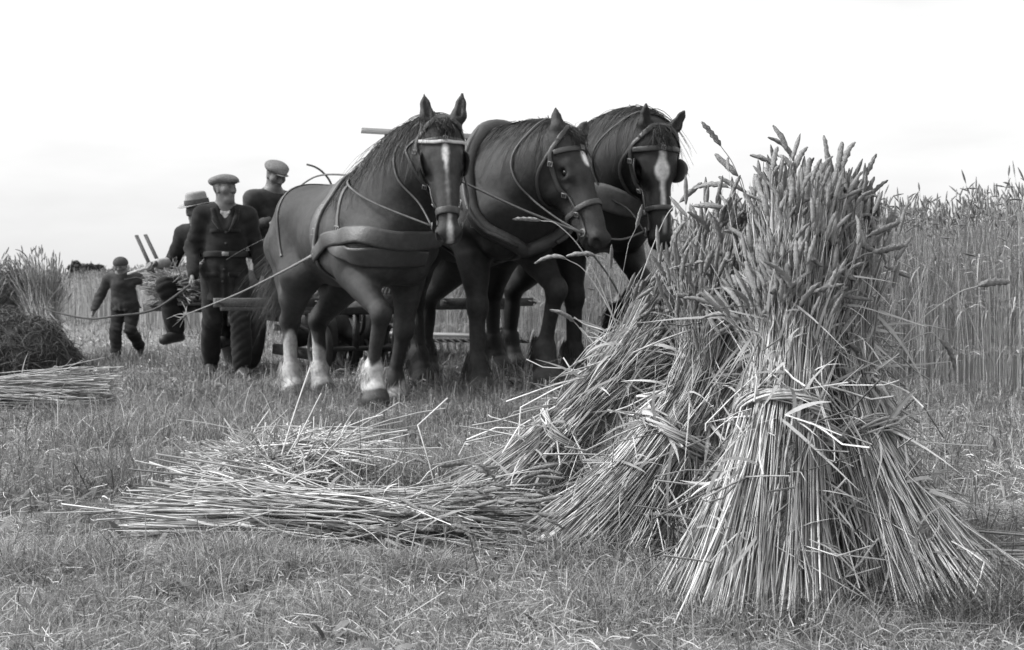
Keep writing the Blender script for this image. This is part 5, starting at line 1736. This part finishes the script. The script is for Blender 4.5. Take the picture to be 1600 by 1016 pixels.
    if shirt:       # pockets and a row of buttons
        for s in (1, -1):
            q = Ja.onto(A([[0.2, s*0.11, 0.90], [0.2, s*0.11, 1.26]]), 0.004)
            for p, (w_, h_) in zip(q, ((0.115, 0.035), (0.09, 0.03))):
                nrm = Ja.grad(p[None])[0]; t_ = unit(np.cross([0, 0, 1.0], nrm))
                g = Geo(); g.bar(p - t_*w_/2, p + t_*w_/2, 0.012, h_, up=(0, 0, 1)); g.build('pocket_flap', mats['jacket'], jk)
        for zz in (0.84, 0.94, 1.16, 1.25):
            p = Ja.onto(A([[0.2, 0.0, zz]]), 0.004)[0]; nrm = Ja.grad(p[None])[0]
            g = Geo(); g.tube([p - nrm*0.004, p + nrm*0.004], 0.011, 8, 1); g.build('button', M_BOOT, jk)
    # headgear
    cap(root, hf)
    return root, j


def flat_cap(m):
    def f(root, hf):
        C = Field()
        C.ball((-0.016, 0, 0.084), 0.102, sc=(1.15, 1.0, 0.48), fr=hf, k=0.02)
        C.cone((0.03, 0, 0.085), (0.085, 0, 0.066), 0.078, 0.060, sc=(1, 1, 0.42), fr=hf, k=0.03)
        C.ball((-0.055, 0, 0.070), 0.078, sc=(0.95, 1.05, 0.6), fr=hf, k=0.03)
        C.disp = folds(0.004, 3); C.dm = 0.012
        v, q = C.mesh(0.008)
        c = link('cap', np_mesh('cap', v, q), m, root)
        P = Field()
        P.ball((0.108, 0, 0.055), 0.062, sc=(0.72, 1.0, 0.10), fr=hf, k=0.01)
        v, q = P.mesh(0.005)
        link('peak', np_mesh('peak', v, q), m, c)
    return f


def brim_hat(m, mb):
    def f(root, hf):
        C = Field()
        C.cone((-0.012, 0, 0.06), (-0.012, 0, 0.15), 0.100, 0.088, sc=(1.1, 0.95, 1), fr=hf, k=0.02)
        C.cut(hf[1] + hf[0] @ A([0, 0, 0.172]), hf[0][:, 2], k=0.03)
        C.cut(hf[1] + hf[0] @ A([0, 0, 0.045]), -hf[0][:, 2], k=0.01)
        v, q = C.mesh(0.008)
        c = link('hat', np_mesh('hat', v, q), m, root)
        g = Geo()
        n = 36; rings = []
        for rr, zz in ((0.085, 0.060), (0.125, 0.056), (0.158, 0.058), (0.160, 0.052), (0.125, 0.049), (0.085, 0.050)):
            rings.append([hf[1] + hf[0] @ A([-0.012 + rr*1.12*math.cos(a), rr*math.sin(a), zz + 0.010*math.cos(2*a)*(rr-0.085)/0.07 * -1]) for a in np.linspace(0, 2*math.pi, n, endpoint=False)])
        V = A(rings).reshape(-1, 3)
        Fq = A([(i*n+k, ((i+1) % 6)*n+k, ((i+1) % 6)*n+(k+1) % n, i*n+(k+1) % n) for i in range(6) for k in range(n)])
        g.add(V, Fq[:, ::-1]); g.build('brim', m, c)
        v, q = strap_vf(C, [(-0.012 + 0.13*math.cos(a), 0.115*math.sin(a), 0.085) for a in np.linspace(0, 2*math.pi, 14, endpoint=False)], 0.042, fr=hf, closed=True, n=3, thick=0.006)
        link('hat_band', np_mesh('hat_band', v, q), mb, c)
    return f


def knit_cap(m):
    def f(root, hf):
        C = Field(); C.ball((-0.015, 0, 0.050), 0.108, sc=(1.02, 0.92, 1.0), fr=hf)
        C.cut(hf[1] + hf[0] @ A([0, 0, 0.022]), -hf[0] @ A([-0.25, 0, 1.0]), k=0.01)
        v, q = C.mesh(0.008); link('cap', np_mesh('cap', v, q), m, root)
    return f


MATS1 = dict(jacket=M_CLOTH, trousers=M_CLOTH, belt=M_BELT)
MATS2 = dict(jacket=M_CLOTH2, trousers=M_CLOTH, belt=M_CLOTH)

# the man who walks beside the team (he faces the camera, a little to the right)
pw = at(352, 592, 12.1)
head1 = R(-90) + R(14)
P1 = dict(pelvis=(0, 0, 0.95), chest=(0.02, 0, 1.27), neck=(0.02, 0, 1.46), head=(0.05, 0.0, 1.615),
          shR=(0.0, -0.195, 1.41), shL=(0.0, 0.195, 1.41), elR=(-0.02, -0.275, 1.12), elL=(-0.05, 0.28, 1.12),
          wrR=(0.16, -0.27, 0.89), wrL=(0.12, 0.30, 0.89), hipR=(0, -0.095, 0.92), hipL=(0, 0.095, 0.92),
          knR=(-0.02, -0.11, 0.50), knL=(0.16, 0.12, 0.52), anR=(-0.22, -0.11, 0.13), anL=(0.20, 0.13, 0.10), toeR=(-0.06, -0.12, 0.05), toeL=(0.37, 0.15, 0.05),
          hdR=(0.35, -0.25, -0.9), hdL=(0.25, 0.1, -0.95), pnR=(0, 1, 0), pnL=(0, -1, 0))
walker, jw = make_person('man in a dark belted jacket and flat cap walking beside the horses', (pw[0], 12.1, 0), head1, P1,
                         frame(R(44), R(-4)), flat_cap(M_CAP), MATS1, 61, hem=0.68, belt=1.07, curls=(0.9, 0.5))

# whip in his right hand (held, so a thing of its own)
def person_world(root, q):
    return to_world(root, q)
wa = person_world(walker, (0.21, -0.29, 0.81))
whip = thing('whip', 'long thin whip trailing from the walking man\'s right hand to the left', 'whip', wa)
g = Geo()
pts = [A(wa) + A([0.06, 0, 0.03]), A(wa), at(240, 484, 12.0), at(180, 494, 12.0), at(140, 498, 12.1), at(95, 490, 12.2), at(62, 480, 12.3)]
g.tube([p - A(wa) for p in pts], [0.014, 0.012, 0.010, 0.009, 0.007, 0.005], 6, 6)
g.build('whip_stick', M_WOODD, whip)

# the child running behind
pc = at(196, 557, 15.4)
P2 = dict(pelvis=(0, 0, 0.92), chest=(0.06, 0, 1.22), neck=(0.10, 0, 1.40), head=(0.15, 0.0, 1.535),
          shR=(0.06, -0.20, 1.35), shL=(0.06, 0.20, 1.36), elR=(0.02, -0.34, 1.05), elL=(-0.02, 0.38, 1.14),
          wrR=(0.14, -0.38, 0.80), wrL=(0.16, 0.52, 1.08), hipR=(0, -0.09, 0.90), hipL=(0, 0.09, 0.90),
          knR=(0.10, -0.09, 0.50), knL=(0.10, 0.11, 0.50), anR=(0.14, -0.08, 0.10), anL=(-0.28, 0.10, 0.20), toeR=(0.30, -0.08, 0.05), toeL=(-0.20, 0.10, 0.06))
child, jc = make_person('child in dark clothes and round cap walking at the far left behind the whip', (pc[0], 15.4, 0), R(-90) + R(-8), P2,
                        frame(0, R(24)), knit_cap(M_CAPD), MATS2, 62, h_scale=0.66, hem=0.84, shirt=False, voxel=0.011)

child.scale = (0.66*1.1, 0.66*1.25, 0.66)

# ------------------------------------------------------------------ the reaping machine
MC = A([-1.77, 12.77])
mz = float(hz(MC[0], MC[1]))
MA = TH - math.pi/2
mach = thing('reaping_machine', 'horse drawn reaping machine with a slatted reel behind the team', 'reaper', (MC[0], MC[1], mz), MA)


def m_loc(p):
    d = A(p, float) - A([MC[0], MC[1], mz])
    return A([d @ A([HDIR[0], HDIR[1], 0]), d @ A([LDIR[0], LDIR[1], 0]), d[2]])


def m_world(q):
    return A([MC[0], MC[1], mz]) + A([HDIR[0], HDIR[1], 0])*q[0] + A([LDIR[0], LDIR[1], 0])*q[1] + A([0, 0, 1.0])*q[2]


g = Geo()
for y in (-0.42, 0.42):
    g.bar((-0.75, y, 0.50), (1.15, y, 0.46), 0.08, 0.10)
for x in (-0.72, -0.05, 0.62, 1.05):
    g.bar((x, -0.62, 0.53), (x, 0.62, 0.53), 0.07, 0.07)
g.bar((-0.45, -0.95, 0.62), (-0.45, 0.5, 0.60), 0.07, 0.07)
g.bar((-0.95, -1.15, 0.60), (-0.95, 0.4, 0.60), 0.07, 0.07)
g.tube([(-0.7, 0.42, 0.5), (-0.72, 0.42, 1.0), (-0.5, 0.5, 1.48)], 0.03, 8, 5)
g.tube([(-0.5, 0.5, 1.48), (-0.3, 0.56, 1.5)], 0.03, 8, 2)
g.tube([(0.4, 0.4, 0.5), (0.05, 0.48, 1.1), (-0.3, 0.52, 1.5)], 0.022, 8, 5)
g.build('frame', M_IRON, mach)
g = Geo(); g.bar((0.9, -0.40, 0.58), (2.9, -0.40, 0.62), 0.08, 0.09); g.build('pole', M_WOODD, mach)
for yy, nm in ((-0.95, 0), (0.0, 1), (0.95, 2)):
    g = Geo(); g.bar((1.55, yy-0.42, 0.60), (1.55, yy+0.42, 0.60), 0.06, 0.07); g.tube([(1.55, yy, 0.60), (1.35, yy*0.8, 0.58)], 0.014, 6, 1)
    for e in (-0.40, 0.40):
        g.ring((1.60, yy+e, 0.60), (0, 0.3, 1), 0.03, 0.007, 12, 5)
    g.build('swingletree', M_WOODD, mach)
g = Geo(); g.bar((1.33, -1.25, 0.58), (1.33, 1.25, 0.58), 0.07, 0.09); g.build('evener_bar', M_WOODD, mach)


def wheel(c, rad, wid, spokes, nm='wheel', rim=0.022, parent=mach):
    c = A(c, float)
    g = Geo()
    n = 36; prof = [(rad, -wid/2), (rad, wid/2), (rad-rim, wid/2), (rad-rim, -wid/2)]
    V = [c + A([math.cos(a)*r_, y_, math.sin(a)*r_]) for a in np.linspace(0, 2*math.pi, n, endpoint=False) for r_, y_ in prof]
    F = [(i*4+k, ((i+1) % n)*4+k, ((i+1) % n)*4+(k+1) % 4, i*4+(k+1) % 4) for i in range(n) for k in range(4)]
    g.add(V, A(F)[:, ::-1])
    w = g.build(nm, M_IRON, parent, smooth=False)
    g = Geo(); g.tube([c + A([0, -wid*0.8, 0]), c + A([0, wid*0.8, 0])], max(0.035, rad*0.13), 12, 1); g.build('hub', M_IRON, w)
    for k in range(spokes):
        a = 2*math.pi*k/spokes + 0.2
        g = Geo(); g.tube([c + A([math.cos(a)*0.03, 0, math.sin(a)*0.03]), c + A([math.cos(a)*(rad-rim*0.5), 0, math.sin(a)*(rad-rim*0.5)])], 0.011, 6, 1)
        g.build('spoke', M_IRON, w)
    return w


wheel((-0.05, -0.66, 0.44), 0.44, 0.16, 10)
wheel((-0.30, 1.95, 0.30), 0.30, 0.08, 8)
wheel(m_loc(at(634, 538, 11.7)), 0.21, 0.08, 6)
wheel(m_loc(at(545, 535, 12.3)), 0.24, 0.09, 8)
wheel((1.05, -0.34, 0.21), 0.21, 0.07, 6)
wheel((0.92, 0.36, 0.21), 0.21, 0.07, 6)
g = Geo(); g.tube([(1.05, -0.42, 0.21), (0.92, 0.44, 0.21)], 0.022, 8, 1); g.tube([(0.98, 0.0, 0.21), (1.0, 0.0, 0.5)], 0.03, 8, 1); g.build('truck_axle', M_IRON, mach)
# gear housing, lever rods, curved hoop rod
F_ = Field(); F_.cone((-0.12, -0.2, 0.66), (-0.12, 0.2, 0.66), 0.16, 0.13, k=0.03); F_.cone((0.25, 0.05, 0.62), (-0.1, 0.05, 0.66), 0.10, 0.13, k=0.04); F_.ball((0.35, 0.05, 0.62), 0.11, k=0.03)
v, f = F_.mesh(0.02); link('gear_housing', np_mesh('gear_housing', v, f), M_IRON, mach)
g = Geo(); g.ring((0.22, -0.30, 0.78), (0.2, 1, 0.1), 0.22, 0.014, 22, 6); g.build('chain_guard', M_IRON, mach)
for pts in ([(0.35, -0.30, 0.55), (0.15, -0.30, 1.0), (0.0, -0.30, 1.45)], [(0.30, 0.25, 0.55), (0.2, 0.25, 1.05), (0.12, 0.25, 1.5)]):
    g = Geo(); g.tube(pts, [0.016, 0.012, 0.014], 8, 4); g.build('lever', M_IRON, mach)
rod = [m_loc(p) for p in (at(524, 420, 12.4), at(524, 320, 12.4), at(517, 287, 12.4), at(505, 270, 12.4), at(492, 261, 12.4), at(479, 257, 12.4))]
g = Geo(); g.tube(rod, [0.012, 0.009, 0.008], 6, 6); g.build('curved_rod', M_IRON, mach)
# reaping table with canvas and cutter bar on the field side
g = Geo()
for i in range(10):
    x = -0.85 + i*0.115
    b_ = Geo(); b_.bar((x, 0.50, 0.30), (x, 1.95, 0.26), 0.105, 0.025); b_.build('table_board', M_WOODL, mach)
g = Geo(); g.bar((0.33, 0.45, 0.26), (0.33, 2.0, 0.22), 0.06, 0.03); g.build('cutter_bar', M_IRON, mach)
for i in range(20):
    y = 0.5 + i*0.075
    b_ = Geo(); b_.tube([(0.34, y, 0.25), (0.48, y, 0.22)], [0.014, 0.004], 5, 2); b_.build('guard_finger', M_IRON, mach)
# reel
tl = m_loc(at(566, 207, 13.25)); tr_ = m_loc(at(757, 212, 13.9))
ry0, ry1 = tl[1], tr_[1]; rx = (tl[0] + tr_[0])/2; rzc = 1.52; RR_ = (tl[2] + tr_[2])/2 - rzc
g = Geo(); g.tube([(rx, ry0-0.1, rzc), (rx, ry1+0.05, rzc)], 0.025, 8, 1); reel = g.build('reel', M_WOODD, mach)
for k in range(5):
    a = math.pi/2 + k*2*math.pi/5
    d = A([math.cos(a), 0, math.sin(a)])
    g = Geo(); g.bar(A([rx, ry0, rzc]) + d*RR_, A([rx, ry1, rzc]) + d*RR_, 0.022, 0.055, up=d); g.build('slat', M_WOODL, reel)
    for yy in (ry0+0.25, ry1-0.2):
        g = Geo(); g.bar(A([rx, yy, rzc]), A([rx, yy, rzc]) + d*(RR_-0.02), 0.03, 0.022); g.build('arm', M_WOODD, reel)
F_ = Field()
for p_, r_ in ((at(520, 505, 12.2), 0.16), (at(560, 520, 12.3), 0.17), (at(585, 500, 12.4), 0.13), (at(470, 520, 12.6), 0.15)):
    F_.ball(m_loc(p_), r_, k=0.08, sc=(1, 0.9, 0.8))
F_.disp = folds(0.02, 12); F_.dm = 0.04
v, f = F_.mesh(0.02); link('gear_cover', np_mesh('gear_cover', v, f), M_IRON, mach)
g = Geo(); g.bar(m_loc(at(480, 545, 12.2)), m_loc(at(655, 535, 12.4)), 0.07, 0.07); g.bar(m_loc(at(430, 545, 12.6)), m_loc(at(520, 560, 12.2)), 0.07, 0.09); g.build('lower_beam', M_WOODD, mach)
wheel(m_loc(at(505, 528, 12.0)), 0.25, 0.08, 7)
for (px_, py_, d_), r_ in (((560, 492, 12.1), 0.15), ((588, 522, 12.2), 0.12), ((452, 540, 12.4), 0.16), ((535, 475, 12.5), 0.10)):
    g = Geo(); c_ = m_loc(at(px_, py_, d_)); g.ring(c_, (0.1, 1, 0.1), r_, 0.02, 24, 6); g.ring(c_, (0.1, 1, 0.1), r_*0.45, 0.018, 16, 6)
    for k in range(4):
        a = k*math.pi/2 + px_; g.tube([c_, c_ + r_*A([math.cos(a), 0, math.sin(a)])], 0.012, 5, 1)
    g.build('sprocket', M_IRON, mach)
for a_, b_ in (((520, 470, 12.3), (590, 560, 12.1)), ((440, 500, 12.5), (520, 540, 12.1)), ((545, 460, 12.4), (548, 560, 12.3)), ((500, 480, 12.2), (600, 478, 12.5)), ((640, 470, 12.6), (625, 560, 12.4))):
    g = Geo(); g.tube([m_loc(at(*a_)), (m_loc(at(*a_)) + m_loc(at(*b_)))/2 + A([0, 0, 0.02]), m_loc(at(*b_))], 0.018, 7, 4); g.build('rod', M_IRON, mach)
g = Geo(); q_ = m_loc(at(600, 470, 12.5)); g.bar(q_ - A([0.16, 0, 0]), q_ + A([0.16, 0, 0]), 0.16, 0.14); g.build('tool_box', M_WOODD, mach)
# seats
sdrv = m_loc(at(414, 400, 13.2)); shat = m_loc(at(326, 455, 12.95))
for sp in (sdrv, shat):
    F_ = Field(); F_.ball(sp, 0.20, sc=(0.95, 1, 0.20), k=0.02); F_.ball(sp + A([0.02, 0, 0.13]), 0.19, sc=(0.95, 1, 0.75), sub=True, k=0.03)
    v, f = F_.mesh(0.012); se = link('seat', np_mesh('seat', v, f), M_IRON, mach)
    g = Geo(); g.tube([sp + A([0, 0, -0.02]), sp + A([-0.16, 0, -0.12]), sp*A([1, 1, 0]) + A([0.05, 0, 0.60])], 0.024, 8, 6); g.build('seat_spring', M_IRON, se)
# side deck for the cut corn, raised boards at the rear
dk = [m_loc(at(x_, y_, d_)) for x_, y_, d_ in ((232, 476, 12.7), (318, 476, 12.5), (330, 470, 13.2), (240, 470, 13.4))]
for i in range(5):
    a = i/5 + 0.09
    p = dk[0]*(1-a) + dk[3]*a; q = dk[1]*(1-a) + dk[2]*a
    g = Geo(); g.bar(p, q, 0.13, 0.025); g.build('deck_board', M_WOODD, mach)
for (x0, y0), (x1, y1) in (((249, 447), (213, 368)), ((262, 440), (227, 367))):
    g = Geo(); g.bar(m_loc(at(x0, y0, 13.1)), m_loc(at(x1, y1, 13.3)), 0.036, 0.014, up=(1, 0.3, 0.2)); g.build('raised_board', M_WOODD, mach)
g = Geo(); g.bar(m_loc(at(200, 428, 13.1)), m_loc(at(262, 408, 13.0)), 0.03, 0.02); g.build('brace', M_WOODL, mach)
g = Geo()
g.bar(m_loc(at(225, 480, 12.8)), m_loc(at(470, 486, 12.6)), 0.05, 0.07); g.bar(m_loc(at(400, 492, 12.3)), m_loc(at(560, 488, 12.2)), 0.05, 0.05); g.build('side_beam', M_WOODD, mach)
# canvas flap
g = Geo(); p0 = m_loc(at(428, 512, 12.5)); g.bar(p0, p0 + A([0, 0.1, 0.0]), 0.02, 0.055); g.build('tin_plate', M_CANVAS, mach)

# driver up on the seat, looking down to his left
def seated(rs_, hand_r, hand_l, foot_r, foot_l, lean=0.10, turn=0.0):
    S = A([0, 0, 0.0])
    c = A([lean*0.7, 0, 0.36]); n = A([lean*1.3, 0, 0.55]); h = A([lean*1.3+0.06, 0, 0.70])
    kn = 0.44
    J = dict(pelvis=(0, 0, 0.08), chest=c, neck=n, head=h, shR=n + A([-0.02, -0.195, -0.05]), shL=n + A([-0.02, 0.195, -0.05]), hipR=(0.03, -0.1, 0.08), hipL=(0.03, 0.1, 0.08), wrR=hand_r, wrL=hand_l)
    for s, sd in (('R', -1), ('L', 1)):
        sh, w = A(J['sh'+s]), A(J['wr'+s]); mid = (sh+w)/2; L = np.linalg.norm(w-sh); k = math.sqrt(max(0.002, 0.30**2 - (L/2)**2))
        dn = unit(A([-0.35, sd*0.5, -0.8])); ax_ = unit(w-sh); dn = unit(dn - ax_*np.dot(dn, ax_))
        J['el'+s] = mid + dn*k
        ft = A(foot_r if s == 'R' else foot_l, float); hp_ = A(J['hip'+s], float); L = np.linalg.norm(ft-hp_); k = math.sqrt(max(0.003, 0.44**2 - (L/2)**2))
        up = unit(A([0.6, sd*0.15, 0.7])); ax_ = unit(ft-hp_); up = unit(up - ax_*np.dot(up, ax_))
        J['kn'+s] = (hp_+ft)/2 + up*k; J['an'+s] = ft; J['toe'+s] = ft + A([0.17, 0.02*sd, -0.05])
        J['pn'+s] = (0, -sd*0.6, -0.8); J['th'+s] = (0.6, 0, 0.6)
    return J


sw = m_world(sdrv)
Jd = seated(None, (0.36, -0.12, 0.27), (0.38, 0.10, 0.25), (0.42, -0.14, -0.42), (0.42, 0.14, -0.42), lean=0.14)
driver, _ = make_person('driver in a grey jacket and flat cap sitting up on the reaping machine', sw + A([0, 0, 0.03]), MA + R(6), Jd,
                        frame(R(6), R(26)), flat_cap(M_CAP), MATS2, 63, hem=None, shirt=False, curls=(1.1, 1.1), z=float(sw[2] + 0.02))
sh_ = m_world(shat)
Jh = seated(None, (0.36, -0.34, 0.22), (0.40, 0.16, 0.16), (0.36, -0.10, -0.40), (0.30, 0.36, -0.44), lean=0.10)
rake, _ = make_person('man in a brimmed straw hat sitting low on the machine with one pale sleeve', sh_ + A([0, 0, 0.03]), R(-90) + R(-20), Jh,
                      frame(R(-22), R(10)), brim_hat(M_HATS, M_CAPD), MATS1, 64, hem=None, shirt=False, curls=(1.0, 1.0), z=float(sh_[2] + 0.02), sleeve=(0.75, 0.0))
# his rolled white shirt sleeve on the right forearm
e_, w_ = A(Jh['elR']), A(Jh['wrR'])
F_ = Field(); F_.cone(e_ + (w_-e_)*0.1, e_ + (w_-e_)*0.78, 0.052, 0.044); F_.disp = folds(0.004, 8); F_.dm = 0.012
v, f = F_.mesh(0.008); link('shirt_sleeve', np_mesh('shirt_sleeve', v, f), M_SHIRT, rake)
# cut corn in front of him on the deck
cb = at(240, 452, 12.75)
sheaf('cut_corn', 'loose armful of cut corn piled on the machine in front of the hatted man', cb + A([0, 0, 0.03]), at(275, 446, 12.72), at(318, 440, 12.7), 0.13, 0.13, 0.14, 260, 16, 71, standing=False, flat=0.8, leaves=50, band=False, group=None, messy=2.0, thick=0.008, m_straw=M_WHEAT)
